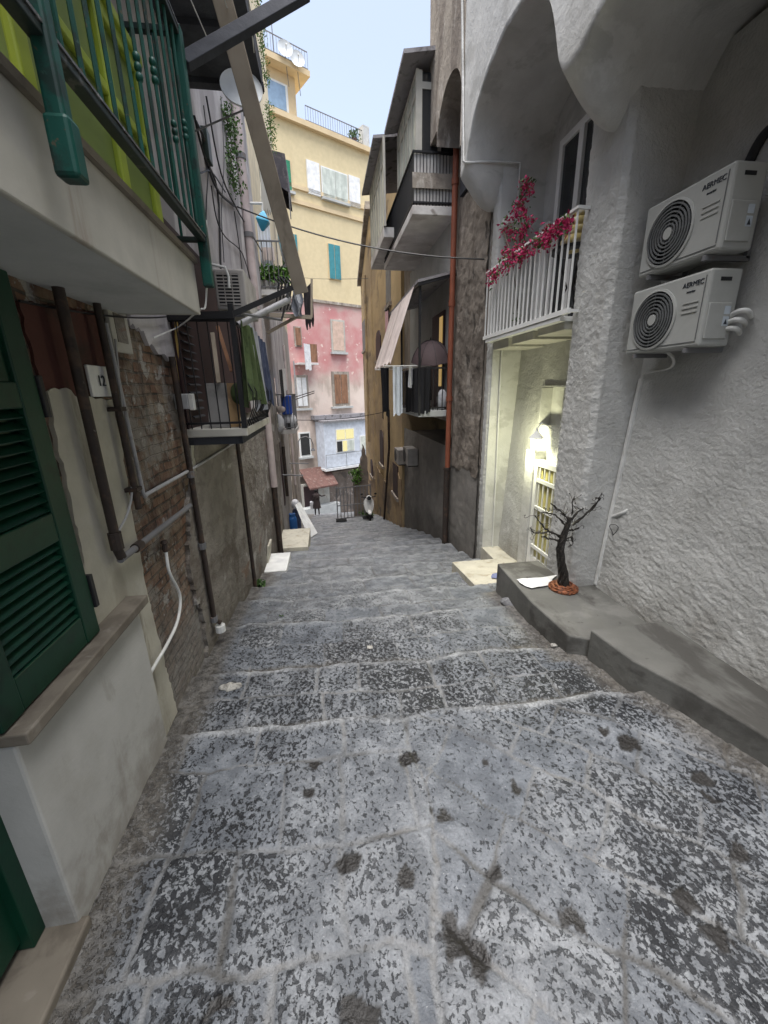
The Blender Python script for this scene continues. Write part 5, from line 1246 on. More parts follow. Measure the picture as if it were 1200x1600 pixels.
MB().lathe([(.03, 0), (.05, 0), (.05, .07), (.03, .07)], (XL + .10, e.y + .02, e.z - .10), n=10).build('foot', M['pvc'], p3)
w0 = fX(227, 776, XL + .04)
cd = thing('steel_conduit', 'thin bright conduit bending from the brick and rising along the wall under the cluttered balcony', 'pipe', w0)
MB().tube([fX(165, 505, XL + .04) , w0 + Vector((0, -.02, .03)), w0, w0 + Vector((0, .03, .01)), fX(305, 730, XL + .045), fX(385, 680, XL + .05)], .014, 8).build('pipe', M['grey_pvc'], cd, smooth=True)
hb = fX(259, 860, XL + .05)
hs_ = thing('white_hose', 'white plastic hose curving down from a brass tap on the brick wall', 'hose', hb)
MB().tube(cr([hb, fX(265, 895, XL + .06), fX(281, 930, XL + .06), fX(278, 968, XL + .06), fX(262, 1005, XL + .06), fX(237, 1048, XL + .05), fX(232, 1060, XL + .0)]), .012, 8).build('hose', M['pvc'], hs_, smooth=True)
MB().lathe([(.018, 0), (.024, .02), (.018, .06), (.028, .07), (.02, .09)], hb - Vector((0, 0, .01)), n=9).build('tap', M['rustpipe'], hs_)
cable('wall_cable', [fX(180, 530, XL + .04), fX(196, 690, XL + .05), fX(206, 760, XL + .05), fX(200, 800, XL + .06), fX(184, 832, XL + .07)], .007, 'grey cable curving from the brick down to the thick brown downpipe', 'grey_pvc')
cable('wall_cable', sag(fX(30, 470, XL + .03), fX(260, 495, XL + .05), .03), .006, 'black cable slung along the wall just under the green railed balcony')
cable('wall_cable', [fX(322, 150, XL + .05), fX(345, 270, XL + .05), fX(372, 330, XL + .05), fX(390, 360, XL + .05), fX(410, 395, XL + .06)], .012, 'thick black cable looping down the pale streaked wall')
cable('wall_cable', [fX(303, 180, XL + .05), fX(318, 240, XL + .06), fX(340, 300, XL + .05), fX(345, 420, XL + .05)], .014, 'black cable bundle beside the green corner post')
for k, (px, r_, lab) in enumerate((([(306, 190), (318, 215), (326, 262), (342, 300), (366, 322)], .018, 'thickest black cable bundle sagging across the pale streaked wall'),
        ([(318, 165), (326, 240), (322, 330), (324, 400)], .007, 'thin black wire dropping straight past the green corner post'),
        ([(330, 290), (338, 340), (352, 370), (378, 395), (392, 440)], .009, 'black wire curling down towards the pale pink drainpipe'),
        ([(345, 150), (350, 250), (346, 330), (350, 410)], .006, 'thin wire hanging straight down behind the ivy'),
        ([(366, 330), (378, 420), (384, 520), (392, 600)], .008, 'dark wire running down beside the pale pink drainpipe'),
        ([(300, 255), (312, 270), (330, 268), (352, 300)], .010, 'short black cable loop beside the green corner post'))):
    cable('wall_cable', [fX(u, v, XL + .05) for u, v in px], r_, lab)
m = MB(); c0_ = fX(318, 222, XL + .03); m.box(XL + .02, XL + .09, c0_.y - .06, c0_.y + .12, c0_.z - .2, c0_.z + .14); m.one('junction_box', M['rail_dark'], 'dark cable junction box high on the pale streaked wall', 'box', bevel=.01)
cable('pale_cord', [Vector((RX + .03, 3.09, 3.35)), fY(322, 470, 3.09), fY(310, 485, 3.1), fX(280, 510, XL + .1), fX(240, 528, XL + .04)], .006, 'pale cord dropping from the corner of the green railing and looping back to the wall', 'pvc')

# lime plastic cabinet on the green balcony
lx = RX - .09; ya_ = fX(55, 200, lx).y; yb_ = fX(262, 383, lx).y; ym_ = fX(212, 342, lx).y
cab = thing('plastic_cabinet', 'tall lime green plastic crate stack behind the green railing', 'crate', (lx - .2, 2, 3.13))
zt_ = fX(172, 22, lx).z
m = MB(); m.box(lx - .42, lx - .025, ya_ + .03, yb_ - .03, 3.135, zt_ - .02); m.build('panel', M['lime_dull'], cab)
m = MB()
for y in (ya_, ym_ - .05, yb_ - .07): m.box(lx - .03, lx, y, y + .07, 3.13, zt_)
m.box(lx - .45, lx - .38, yb_ - .03, yb_, 3.13, zt_)
for z in (3.13, 3.47, 3.80, zt_ - .06): m.box(lx - .028, lx - .004, ya_ + .07, yb_ - .07, z, z + .045); m.box(lx - .38, lx - .03, yb_ - .028, yb_ - .004, z, z + .045)
m.box(lx - .46, lx + .01, ya_ - .01, yb_ + .01, zt_, zt_ + .05)
m.build('frame', M['lime'], cab, bevel=.008)
m = MB(); m.box(XL + .02, XL + .28, 2.62, 2.95, 3.14, 3.75); m.one('storage_box', M['greyboard'], 'dark grey box at the far end of the green railed balcony', 'box', bevel=.01)
m = MB()
for k in range(12): m.obox((XL + .03, 2.74, 3.2 + k * .075), .05, .42, .012, (0, .6, 0))
m.build('louvre', M['green'], lt)

# plank and dark beam in front of the left row
pa = fY(337, -40, 3.7); pb = fY(471, 458, 4.5)
m = MB(); m.bar(pa, pb, .135, .05, (0, -1, 0)); m.one('wooden_plank', M['plank'], 'long weathered plank slanting down in front of the left houses to the awning frame', 'plank', bevel=.006)
qa = fY(288, 97, 3.14); qb = fY(478, -12, 3.5); m = MB(); m.bar(qa, qb, .08, .05, (0, -1, .3)); m.one('iron_beam', M['shade'], 'dark iron beam jutting out over the alley above the green railing', 'beam', bevel=.004)
for k, (u0, v0, u1, v1) in enumerate(((296, -5, 325, 62), (350, -5, 362, 40), (388, -5, 397, 82))):
    cable('clothes_line', [fY(u0, v0, 3.6), fY(u1, v1, 4.0)], .004, ('left', 'middle', 'right')[k] + 'most of the thin pale cords hanging by the dark beam', 'pvc')
m = MB(); m.tube([Vector((XL + .08, 3.22, 3.5)), Vector((XL + .08, 3.22, 6))], .045, 9); m.one('drainpipe', M['grey_pvc'], 'grey drainpipe rising behind the green railing to the dark balcony overhead', 'pipe', smooth=True)
# satellite dish
def dish(c, r, ax, label, mast=None, group=None):
    t = thing('satellite_dish', label, 'satellite dish', c, group); ax = Vector(ax).normalized()
    pf_ = [(r * k / 8, .28 * r * (k / 8) ** 2) for k in range(9)]
    m = MB(); m.lathe(pf_ + [(r * 1.02, .28 * r + .01)] + [(a, b - .012) for a, b in pf_[::-1]], c, ax, 28); m.build('reflector', M['dish'], t, smooth=True)
    e = ax.orthogonal().normalized(); low = Vector(c) - Vector((0, 0, r * .9))
    m = MB(); m.tube([low, low + ax * r * .7, Vector(c) + ax * r * .95 - Vector((0, 0, .1 * r))], r * .03, 6); m.build('feed_arm', M['iron'], t)
    m = MB(); m.lathe([(.0, 0), (r * .09, 0), (r * .09, r * .2), (0, r * .2)], Vector(c) + ax * r * .85 - Vector((0, 0, .1 * r)), ax, 8); m.build('receiver', M['pvc'], t)
    if mast: m = MB(); m.tube([Vector(c) - ax * .02, Vector(c) - ax * .15, Vector(mast)], r * .045, 7); m.build('mast', M['iron'], t)
    return t
dc = fY(378, 147, 5.0); dish(dc, .19, (.15, -.9, .35), 'large satellite dish partly behind the slanting plank', (XL + .02, 5.25, dc.z - .25))
# ivy
def ivy(px, X, n, rad, label, seed, size=.055, mat='leaf'):
    pts = [fX(u, v, X) for u, v in px]; t = thing('ivy', label, 'plant', pts[0])
    dense = []
    for a, b in zip(pts[:-1], pts[1:]): dense += [a.lerp(b, k / 8) for k in range(8)]
    m = MB(); m.tube([p + Vector((.01 * math.sin(i), .03 * math.sin(i * 1.7), 0)) for i, p in enumerate(dense)], .008, 5); m.build('stem', M['stem'], t)
    m = MB(); m.leaves(dense, n, rad, size, 1, seed); m.build('foliage', M[mat], t); return t
ivy([(352, 175), (358, 200), (362, 230), (360, 265), (368, 305)], XL + .08, 750, .20, 'green ivy hanging on the pale wall under the satellite dish', 1)
ivy([(402, 0), (406, 40), (410, 70), (412, 105), (416, 130)], -1.02, 520, .16, 'trailing green creeper along the edge of the dark overhead balcony', 2, .055, 'leaf_bright')
ivy([(420, 165), (422, 190), (425, 215), (424, 232)], -1.15, 380, .22, 'bright green creeper lower down beside the plank, by the yellow block', 3, .07, 'leaf_bright')
# air conditioner end-on on the left wall
p = fX(334, 483, XL + .02); c0 = fY(338, 482, p.y); 
c = thing('air_conditioner', 'weathered air conditioner with dark louvred grille, high on the left wall past the green balcony', 'air conditioner', (XL + .3, 5.0, 3.1))
ya2 = 4.62; q0 = fY(340, 484, ya2); q1 = fY(372, 420, ya2)
m = MB(); m.box(q0.x, q1.x + .05, ya2, ya2 + .75, q0.z, q1.z); m.build('casing', M['far_grey'], c, bevel=.015)
m = MB(); m.box(q0.x + .03, q1.x - .01, ya2 - .004, ya2 - .001, q0.z + .04, q1.z - .04); m.build('grille_well', M['acdark'], c)
m = MB()
for k in range(10): z = q0.z + .05 + k * (q1.z - q0.z - .1) / 9; m.box(q0.x + .02, q1.x, ya2 - .012, ya2 - .0045, z - .006, z + .006)
for k in range(4): x = q0.x + .02 + k * (q1.x - q0.x - .02) / 3; m.box(x - .005, x + .005, ya2 - .013, ya2 - .0125, q0.z + .04, q1.z - .04)
m.build('grille', M['far_grey'], c)
m = MB(); m.bar((XL, ya2 + .1, q0.z - .03), (q1.x, ya2 + .1, q0.z - .03), .03, .04); m.build('bracket', M['iron'], c)
m = MB(); m.tube([fY(326, 412, 4.5), fY(352, 418, 4.5), fY(357, 432, 4.5), fY(358, 450, 4.5)], .013, 7); m.one('overflow_pipe', M['pvc'], 'bent white pipe in front of the left louvred air conditioner', 'pipe', smooth=True)
# pink drainpipe
yp = 10.6
pp = thing('drainpipe', 'tall pale pink drainpipe between the two left tenements', 'pipe', (XL + .1, 8, 0))
ypp = fX(395, 430, XL + .1).y
MB().tube([(XL + .10, ypp, 9), (XL + .10, ypp, .3)], .075, 12).build('pipe', M['pinkpipe'], pp, smooth=True)
MB().tube([(XL + .10, ypp, .3), (XL + .10, ypp, -1.6)], .06, 10).build('iron_foot', M['rustpipe'], pp, smooth=True)
for z in (6.3, 5.1, 3.8, 2.2): MB().lathe([(.076, -.04), (.09, -.04), (.09, .04), (.076, .04)], (XL + .10, ypp, z), n=12).build('collar', M['iron'], pp)
MB().tube([(XL + .05, 5.95, 1.9), (XL + .05, 5.95, -.7)], .03, 8).one('downpipe', M['rustpipe'], 'slim dark pipe on the weathered plaster past the cluttered balcony', 'pipe', smooth=True)
for k, (u, v0, v1, lab, mt) in enumerate(((446, 690, 790, 'thin dark pipe low on the far left facade', 'rustpipe'), (455, 560, 800, 'pale pipe running down the far left facade', 'pinkpipe'), (462, 570, 640, 'short grey pipe high on the far left facade', 'grey_pvc'))):
    a = fF(u, (v0 + v1) / 2, .06); z0 = fF(u, v1, .06).z; z1 = fF(u, v0, .06).z; MB().tube([(a.x, a.y, z0), (a.x, a.y, z1)], .05, 8).one('drainpipe', M[mt], lab, 'pipe', smooth=True)

# contents of the cluttered dark balcony
z3 = Z3 + .004
m = MB(); m.tube([fY(279, 655, 4.02) , fY(275, 495, 4.02)], .014, 8); m.one('broom_pole', M['yellowpole'], 'yellow pole standing upright on the cluttered dark balcony', 'pole')
a = fY(294, 628, 3.93); t = thing('meter_box', 'grey and white meter box at the wall end of the cluttered balcony', 'box', (a.x, 3.9, a.z - .08)); MB().box(XL, a.x + .02, 3.86, 3.95, a.z - .06, a.z + .07).build('casing', M['grey_pvc'], t, bevel=.008); MB().box(a.x + .021, a.x + .06, 3.87, 3.94, a.z - .07, a.z + .07).build('cover', M['pvc'], t, bevel=.006)
def leanboard(u0, u1, v0, v1, mt, label, y=4.05):
    a = fY(u0, v1, y); b = fY(u1, v0, y + .06); m = MB(); m.slab([(a.x, y, z3), (b.x + .02, y, z3), (b.x, y + .14, b.z), (a.x - .01, y + .14, b.z)], (0, .014, 0)); return m.one('leaning_board', M[mt], label, 'board', 'boards leaning in the cluttered balcony')
leanboard(326, 350, 598, 660, 'greyboard', 'grey board leaning inside the railing of the cluttered balcony'); leanboard(352, 367, 598, 658, 'cardboard', 'brown board leaning beside the grey board on the cluttered balcony', 4.08)
m = MB(); m.bar(fY(332, 520, 4.3), fY(342, 598, 4.15), .035, .02, (0, 1, 0)); m.one('wooden_stick', M['plank'], 'upright grey stick behind the leaning boards', 'stick'); m = MB(); m.bar(fY(340, 510, 4.4), fY(362, 580, 4.2), .03, .02, (0, 1, 0)); m.one('wooden_stick', M['wood'], 'slanted brown stick behind the leaning boards', 'stick')
for (name, mt, u0, v0, u1, v1, yy, dr_, lab, sd, tp) in (('hung_towel', 'greencloth', 374, 500, 392, 512, (4.05, 4.5), .70, 'olive green cloth hanging over the front rail of the cluttered balcony', 1, -.9),
      ('hung_sheet', 'greycloth', 388, 505, 402, 522, (4.5, 5.0), .78, 'pale grey cloth hanging behind the olive green cloth', 2, -.5),
      ('hung_sheet', 'navy', 398, 520, 412, 535, (4.95, 5.5), .74, 'navy blue cloth hanging beyond the pale grey cloth', 3, -.4)):
    a = fY(u0, v0, yy[0]); b = fY(u1, v1, yy[1]); hang(name, M[mt], a, b, dr_, lab, 'laundry', sd, 'laundry of the cluttered balcony', .12, 3, tp, depth=.03)
m = MB(); p = fY(372, 615, 4.12); m.ball(p, .07, .08, .10); m.one('dark_bag', M['greencloth'], 'dark green bundle stuffed behind the rail under the hanging green cloth', 'bag', smooth=True)

# canopy, plants and hangings of the far left balconies
a, x0, x1, z = fb1
pt = thing('potted_plant', 'grassy potted plant on the far left balcony behind the plank', 'plant', (a.x + .3, a.y + .2, z))
MB().box(a.x + .05, x1 - .15, a.y + .10, a.y + .3, z + .003, z + .22).build('pot', M['slabface'], pt, bevel=.02)
MB().leaves([Vector((a.x + .15 + k * .1, a.y + .2, z + .35)) for k in range(6)], 420, .2, .13, 1, 8).build('foliage', M['leaf_bright'], pt)
hang('hung_sheet', M['baywhite'], (a.x + .05, a.y + .5, z + 1.5), (x1 - .3, a.y + .5, z + 1.5), 1.2, 'pale blue white sheet hanging on the far left balcony above the grassy plant', 'laundry', 11, None, .05, 4)
hang('hung_sheet', M['awning'], (a.x + .1, a.y + .4, z + .98), (a.x + .4, a.y + .4, z + .98), .28, 'small pink cloth on the far left balcony above the grassy plant', 'laundry', 12, None, .05, 2)
sc_ = fF(420, 236, .1); t = thing('window_canopy', 'dark box shaped canopy beside the green shutters, high on the far left facade', 'canopy', sc_)
qn = fY(445, 240, sc_.y); m = MB(); zlo = fY(430, 300, sc_.y).z
m.add([(sc_.x - .2, sc_.y, sc_.z + .1), (qn.x, sc_.y, sc_.z - .05), (qn.x, sc_.y + 1.8, sc_.z - .05), (sc_.x - .2, sc_.y + 1.8, sc_.z + .1), (sc_.x - .2, sc_.y, zlo + .5), (qn.x + .06, sc_.y, zlo), (qn.x + .06, sc_.y + 1.8, zlo), (sc_.x - .2, sc_.y + 1.8, zlo + .5)], [(0, 1, 2, 3), (0, 4, 5, 1), (1, 5, 6, 2), (2, 6, 7, 3), (3, 7, 4, 0)]); m.build('sheet', M['tarp'], t); MB().bar((qn.x + .05, sc_.y - .02, zlo - .9), (qn.x + .05, sc_.y - .02, zlo), .04, .04, (0, 1, 0)).build('post', M['iron'], t)
# light blue lantern on an arm
lb = fY(411, 345, 9.0); t = thing('hanging_lantern', 'light blue box lantern hung from a white arm on the left facade', 'lantern', lb - Vector((0, 0, .2)))
m = MB(); m.lathe([(0, .16), (.05, .13), (.15, .02), (.16, 0), (.12, -.06), (.03, -.16), (0, -.17)], lb, (.2, -.15, 1), 4); m.build('body', M['skyblue'], t)
m = MB(); m.tube([lb + Vector((0, 0, .15)), fY(410, 318, 9.0), Vector((XL + .02, 9.1, fY(410, 318, 9).z + .03))], .022, 7); m.build('arm', M['whitemetal'], t)
# tattered canopy below the plank, on iron arms
ty = 6.2; t = thing('tattered_canopy', 'tattered dark canopy on bent iron arms at the lower end of the plank', 'canopy', fY(455, 495, ty))
k0, k1, k2, k3 = fY(425, 492, ty), fY(487, 496, ty), fY(487, 436, ty), fY(470, 440, ty)
m = MB(); m.bar(fY(422, 492, ty), k1, .05, .05); m.bar(k1, k2, .03, .03); m.bar(fY(418, 520, ty + .2), fY(462, 496, ty), .035, .035)
m.build('frame', M['plank'], t)
G = []
for i in range(8):
    row = []
    for j in range(10):
        s = j / 9; q = i / 7; A_ = fY(471, 440, ty); B_ = fY(487, 436, ty); zb_ = k1.z - .02 - (.10 * abs(math.sin(j * 2.1)) if i == 7 else 0)
        row.append(Vector((A_.x + (B_.x - A_.x) * s, ty + .5 * (1 - s), A_.z + (zb_ - A_.z) * q)))
    G.append(row)
m = MB(); m.sheet(G); m.sheet([[p + Vector((.0, .01, 0)) for p in r_] for r_ in G]); m.build('cloth', M['tarp'], t)
G = []
for i in range(8):
    row = []
    for j in range(8):
        s = j / 7; q = i / 7; A_ = fY(455, 447, ty - .1); B_ = fY(470, 445, ty - .1); zb_ = k1.z
        row.append(Vector((A_.x + (B_.x - A_.x) * s + .02 * math.sin(7 * q + 5 * s), ty - .1 + .04 * math.sin(9 * s), A_.z + (zb_ - A_.z) * q)))
    G.append(row)
m = MB(); m.sheet(G); m.sheet([[p + Vector((.0, .01, 0)) for p in r_] for r_ in G]); m.build('cloth', M['greycloth'], t)
m = MB()
for k in range(6): p = fY(428 + k * 5, 485, ty + .15); m.tube([p, p + Vector((.05, 0, .12)), p + Vector((.10, 0, .34)), p + Vector((.04, 0, .42))], .012, 5)
m.build('scroll', M['black'], t)
# balcony with blue crate
a, x0, x1, z = fb2
m = MB(); m.box(a.x + .12, x1 - .08, a.y + .10, a.y + .5, z + .45, z + 1.02); t = m.one('blue_crate', M['bluecrate'], 'bright blue plastic sheet on the small far balcony over the pale bags', 'crate', bevel=.03)
m = MB(); m.ball(((a.x + x1) / 2 + .05, a.y + .28, z + .26), .24, .16, .26, 14, 10); m.one('plastic_bag', M['bag'], 'pale plastic bag under the blue sheet on the small far balcony', 'bag', smooth=True)
m = MB(); m.ball((a.x + .02, a.y - .12, z + .22), .17, .13, .27, 14, 10); m.one('plastic_bag', M['bag'], 'pale bulging bag hung outside the wall end of the small far balcony', 'bag', smooth=True)
m = MB(); m.ball((a.x + .12, a.y + .0, z + .62), .13, .1, .1, 12, 8); m.one('pink_bundle', M['awning'], 'small pink bundle above the bulging bag on the small far balcony', 'bundle', smooth=True)
m = MB(); m.box(a.x + .22, x1 - .15, a.y + .06, a.y + .09, z + .003, z + .2); m.one('black_basket', M['black'], 'black basket at the foot of the small far balcony', 'basket', bevel=.01)
pp_ = fX(400, 560, XL)
hang('hung_towel', M['whitecloth'], onE(458, 540) + NN * 1.9, onE(471, 541) + NN * 1.5, 2.0, 'white sheet hanging before the pink wall at the end of the left row', 'laundry', 21, None, .05, 2)
hang('black_garment', M['blackcloth'], fF(436, 578, .35), fF(441, 577, .3), .75, 'black garment on the far left facade beside the blue sheet balcony', 'laundry', 22, None, .2, 2)
hang('hung_shirt', M['whitecloth'], fF(441, 576, .35), fF(446, 576, .3), .6, 'whitish shirt beside the black garment on the far left facade', 'laundry', 23, None, .2, 2)
t = thing('drying_bar', 'rusty drying bars poking out beyond the blue sheet balcony', 'drying rack', fF(458, 618)); 
for k in range(2): MB().tube([fF(456, 622 + 4 * k), fY(491, 611 + 3 * k, fF(458, 620).y - .5)], .025, 6).build('bar', M['rustpipe'], t)
q = fF(466, 680, .05); t = thing('street_lamp', 'curved iron street lamp arm on the far left facade', 'street lamp', q); yq = q.y
m = MB(); m.tube([fY(466, 712, yq), fY(466, 690, yq), fY(470, 684, yq), fY(478, 682, yq), fY(486, 686, yq), fY(489, 694, yq), fY(489, 700, yq)], .035, 7); m.build('arm', M['iron'], t, smooth=True)
m = MB(); m.lathe([(0, .12), (.06, .1), (.16, -.08), (.15, -.1), (0, -.1)], fY(489, 702, yq), n=12); m.build('lamp_shade', M['iron'], t)
for k, (u0, v0, u1, v1, lab) in enumerate(((452, 724, 482, 724, 'upper of two thin iron rods jutting from the far left facade'), (440, 742, 474, 743, 'lower of two thin iron rods jutting from the far left facade'))):
    a = fF(u0, v0); MB().tube([a, fY(u1, v1, a.y)], .025, 6).one('iron_rod', M['iron'], lab, 'rod')

# things at the foot of the left wall
def on_g(u, v, h=0):
    p = fZ(u, v, -1)
    for _ in range(25): p = fZ(u, v, gz(p.x, p.y) + h)
    return p
def slab_g(u0, v0, u1, v1, mt, label, th=.06, name='marble_slab', grp='pale slabs at the foot of the left wall'):
    a = on_g(u0, v1); b = on_g(u1, v1); z = gz(a.x, a.y) + th; a = fZ(u0, v1, z); b = fZ(u1, v1, z); d = fZ((u0 + u1) / 2, v0, z)
    m = MB(); m.add([(XL - .1, a.y, z - .6), (b.x, a.y, z - .6), (b.x, d.y, z - .6), (XL - .12, d.y, z - .6), (XL - .1, a.y, z), (b.x, a.y, z), (b.x + .01, d.y, z), (XL - .12, d.y, z)], [(3, 2, 1, 0), (4, 5, 6, 7), (0, 1, 5, 4), (1, 2, 6, 5), (2, 3, 7, 6), (3, 0, 4, 7)])
    return m.one(name, M[mt], label, 'slab', grp, bevel=.01)
slab_g(421, 864, 447, 893, 'marble', 'pale bluish doorstep slab nearest the viewer at the foot of the left wall', .07)
slab_g(450, 826, 481, 856, 'palestone', 'cream doorstep slab in front of the blue gas bottle', .12)
p = fX(419, 868, XL + .03); MB().obox((XL + .05, p.y, p.z + .05), .04, .4, .45, (0, .15, 0)).one('propped_panel', M['palestone'], 'small pale panel propped against the left wall before the doorstep slabs', 'panel', bevel=.008)
gp = on_g(459, 833); gp.z += .1
t = thing('gas_bottle', 'blue gas bottle standing by the left wall behind the cream slab', 'gas bottle', gp)
MB().lathe([(0, 0), (.13, .0), (.15, .03), (.155, .1), (.155, .42), (.13, .50), (.06, .55), (0, .56)], gp, n=18).build('tank', M['blue'], t, smooth=True)
MB().lathe([(.10, .50), (.11, .50), (.11, .62), (.10, .62)], gp, n=14).build('collar', M['blue'], t); MB().tube([gp + Vector((0, 0, .56)), gp + Vector((0, 0, .64))], .02, 7).build('valve', M['iron'], t)
g2 = on_g(465, 826); m = MB(); m.box(g2.x - .14, g2.x + .14, g2.y, g2.y + .3, g2.z, g2.z + .75); m.one('blue_bin', M['navy'], 'dark blue bin just behind the blue gas bottle', 'bin', bevel=.02)
m = MB(); m.ball((g2.x - .02, g2.y + .1, g2.z + 1.0), .17, .15, .2, 12, 8); m.one('plastic_bag', M['bag'], 'pale bag piled on the dark blue bin', 'bag', smooth=True)
r0 = on_g(492, 838); rt_ = fY(464, 788, r0.y + .5)
m = MB(); m.slab([r0 + Vector((-.16, -.25, .02)), r0 + Vector((.05, .15, .02)), rt_ + Vector((.05, .15, 0)), rt_ + Vector((-.05, -.1, 0))], (.03, .02, .03)); m.one('marble_sheet', M['marble'], 'long white panel leaning against the left wall over the blue bin', 'panel')
for k, (u, v, lab, n, rad) in enumerate(((406, 915, 'tuft of weeds at the foot of the left wall before the doorstep slabs', 160, .09), (572, 806, 'low weeds around the parked scooter', 260, .45), (440, 965, 'tiny green weed in a step joint left of centre', 24, .03))):
    p = on_g(u, v); m = MB(); m.leaves([p + Vector((0, 0, rad * .3))], n, rad, .06 if k < 1 else (.12 if k == 1 else .03), .5, 20 + k); m.one('weeds', M['leaf'], lab, 'weeds')

# ================================================================== FAR END: person, scooter, barrier, planter
def skin_body(name, nodes, edges, mat, parent=None, loc=None, sub=2):
    me = bpy.data.meshes.new(name); off = LOC[parent] if parent else Vector(loc)
    me.from_pydata([Vector(n[0]) - off for n in nodes], edges, []); o = bpy.data.objects.new(name, me); COL.objects.link(o)
    if parent: o.parent = parent
    else: o.location = off
    LOC[o] = off
    md = o.modifiers.new('skin', 'SKIN'); sv = me.skin_vertices[0].data if me.skin_vertices else None
    if sv is None:
        bm_ = __import__('bmesh').new(); bm_.from_mesh(me); bm_.verts.layers.skin.verify(); bm_.to_mesh(me); bm_.free(); sv = me.skin_vertices[0].data
    for i, n in enumerate(nodes): sv[i].radius = n[1] if isinstance(n[1], tuple) else (n[1], n[1]); sv[i].use_root = (i == 0)
    s_ = o.modifiers.new('sub', 'SUBSURF'); s_.levels = sub; s_.render_levels = sub; me.materials.append(mat); return o
F = on_g(496, 805)
Hh = 1.68
def B(x, y, z): return F + Vector((x, y, z))
pn_ = [(B(0, 0, .92), (.15, .11)), (B(0, .0, 1.12), (.14, .105)), (B(0, -.02, 1.32), (.18, .11)), (B(0, -.01, 1.44), .06), (B(0, .03, 1.56), (.085, .10)), (B(0, .03, 1.64), .07),
       (B(-.09, 0, .86), .09), (B(-.11, .05, .48), .06), (B(-.12, -.06, .08), .042), (B(-.12, .06, .04), .04),
       (B(.09, 0, .86), .09), (B(.11, .0, .48), .06), (B(.12, .0, .08), .042), (B(.12, .10, .04), .04),
       (B(-.19, -.01, 1.36), .055), (B(-.25, .03, 1.10), .045), (B(-.24, .10, .88), .035), (B(-.24, .13, .78), .035),
       (B(.19, -.01, 1.36), .055), (B(.34, .12, 1.22), .045), (B(.52, .18, 1.25), .035), (B(.60, .2, 1.26), .032)]
pe_ = [(0, 1), (1, 2), (2, 3), (3, 4), (4, 5), (0, 6), (6, 7), (7, 8), (8, 9), (0, 10), (10, 11), (11, 12), (12, 13), (2, 14), (14, 15), (15, 16), (16, 17), (2, 18), (18, 19), (19, 20), (20, 21)]
per = skin_body('person', pn_, pe_, M['coat'], None, F); tag(per, 'person in a dark coat with one arm stretched out, far down the alley', 'person')
MB().ball(B(0, .03, 1.60), .095, .11, .12, 12, 8).build('hair', M['hair'], per, smooth=True)
MB().lathe([(.20, .9), (.21, 1.15), (.215, 1.35), (.10, 1.47)], F, n=14).build('jacket', M['coat'], per, smooth=True)
MB().lathe([(.27, .5), (.24, .75), (.20, 1.0)], F, n=14).build('coat_skirt', M['coat'], per, smooth=True)
m = MB(); m.box(F.x - .42, F.x - .16, F.y - .08, F.y + .22, F.z + .45, F.z + .92); bgo = m.one('shopping_bag', M['bag'], 'pale shopping bag carried by the person in the dark coat', 'bag', bevel=.04)
# scooter
sp_ = on_g(578, 813); sg = thing('parked_scooter', 'white motor scooter parked facing up the alley by the ochre house', 'scooter', sp_)
def Q(x, y, z): return sp_ + Vector((x, y, z))
for y, nm in ((-.05, 'wheel'), (1.2, 'wheel')):
    wo = MB().lathe([(.10, -.05), (.20, -.055), (.235, -.03), (.235, .03), (.20, .055), (.10, .05)], Q(0, y, .235), (1, 0, 0), 20).build(nm, M['rubber'], sg, smooth=True); MB().lathe([(0, -.045), (.11, -.045), (.11, .045), (0, .045)], Q(0, y, .235), (1, 0, 0), 16).build('rim', M['iron'], wo)
m = MB(); m.sheet([[Q(x * wd, yb + .10 * abs(x), z) for x in np.linspace(-1, 1, 9)] for z, wd, yb in ((.36, .14, .06), (.5, .2, .10), (.7, .24, .14), (.88, .22, .18), (1.0, .14, .2))]); m.sheet([[Q(x * wd, yb + .03 + .10 * abs(x), z) for x in np.linspace(-1, 1, 9)] for z, wd, yb in ((.36, .14, .06), (.5, .2, .10), (.7, .24, .14), (.88, .22, .18), (1.0, .14, .2))]); m.build('front_shield', M['whitemetal'], sg, smooth=True)
m = MB(); m.lathe([(0, -.08), (.07, -.07), (.1, 0), (.1, .06), (0, .08)], Q(0, .12, 1.06), (0, -1, 0), 14); m.build('headlight', M['glass'], sg, smooth=True)
m = MB(); m.ball(Q(0, .16, 1.07), .13, .10, .10, 12, 8); m.build('headlight_cowl', M['whitemetal'], sg, smooth=True)
m = MB(); m.tube([Q(-.34, .32, 1.06), Q(-.12, .2, 1.08), Q(.12, .2, 1.08), Q(.34, .32, 1.06)], .02, 7); m.build('handlebar', M['black'], sg)
for s_ in (-1, 1): m = MB(); m.ball(Q(.32 * s_, .25, 1.22), .06, .02, .045); m.tube([Q(.28 * s_, .28, 1.07), Q(.32 * s_, .26, 1.2)], .008, 5); m.build('mirror', M['black'], sg)
m = MB(); m.ball(Q(0, -.05, .40), .10, .26, .10, 12, 8); m.build('mudguard', M['whitemetal'], sg, smooth=True)
m = MB(); m.box(Q(-.16, .2, .26).x, Q(.16, 0, 0).x, Q(0, .2, 0).y, Q(0, .75, 0).y, Q(0, 0, .24).z, Q(0, 0, .30).z); m.build('footboard', M['black'], sg, bevel=.02)
m = MB(); m.ball(Q(0, 1.05, .55), .19, .5, .22, 14, 10); m.build('body', M['whitemetal'], sg, smooth=True); m = MB(); m.ball(Q(0, .98, .79), .15, .42, .08, 14, 8); m.build('seat', M['black'], sg, smooth=True)
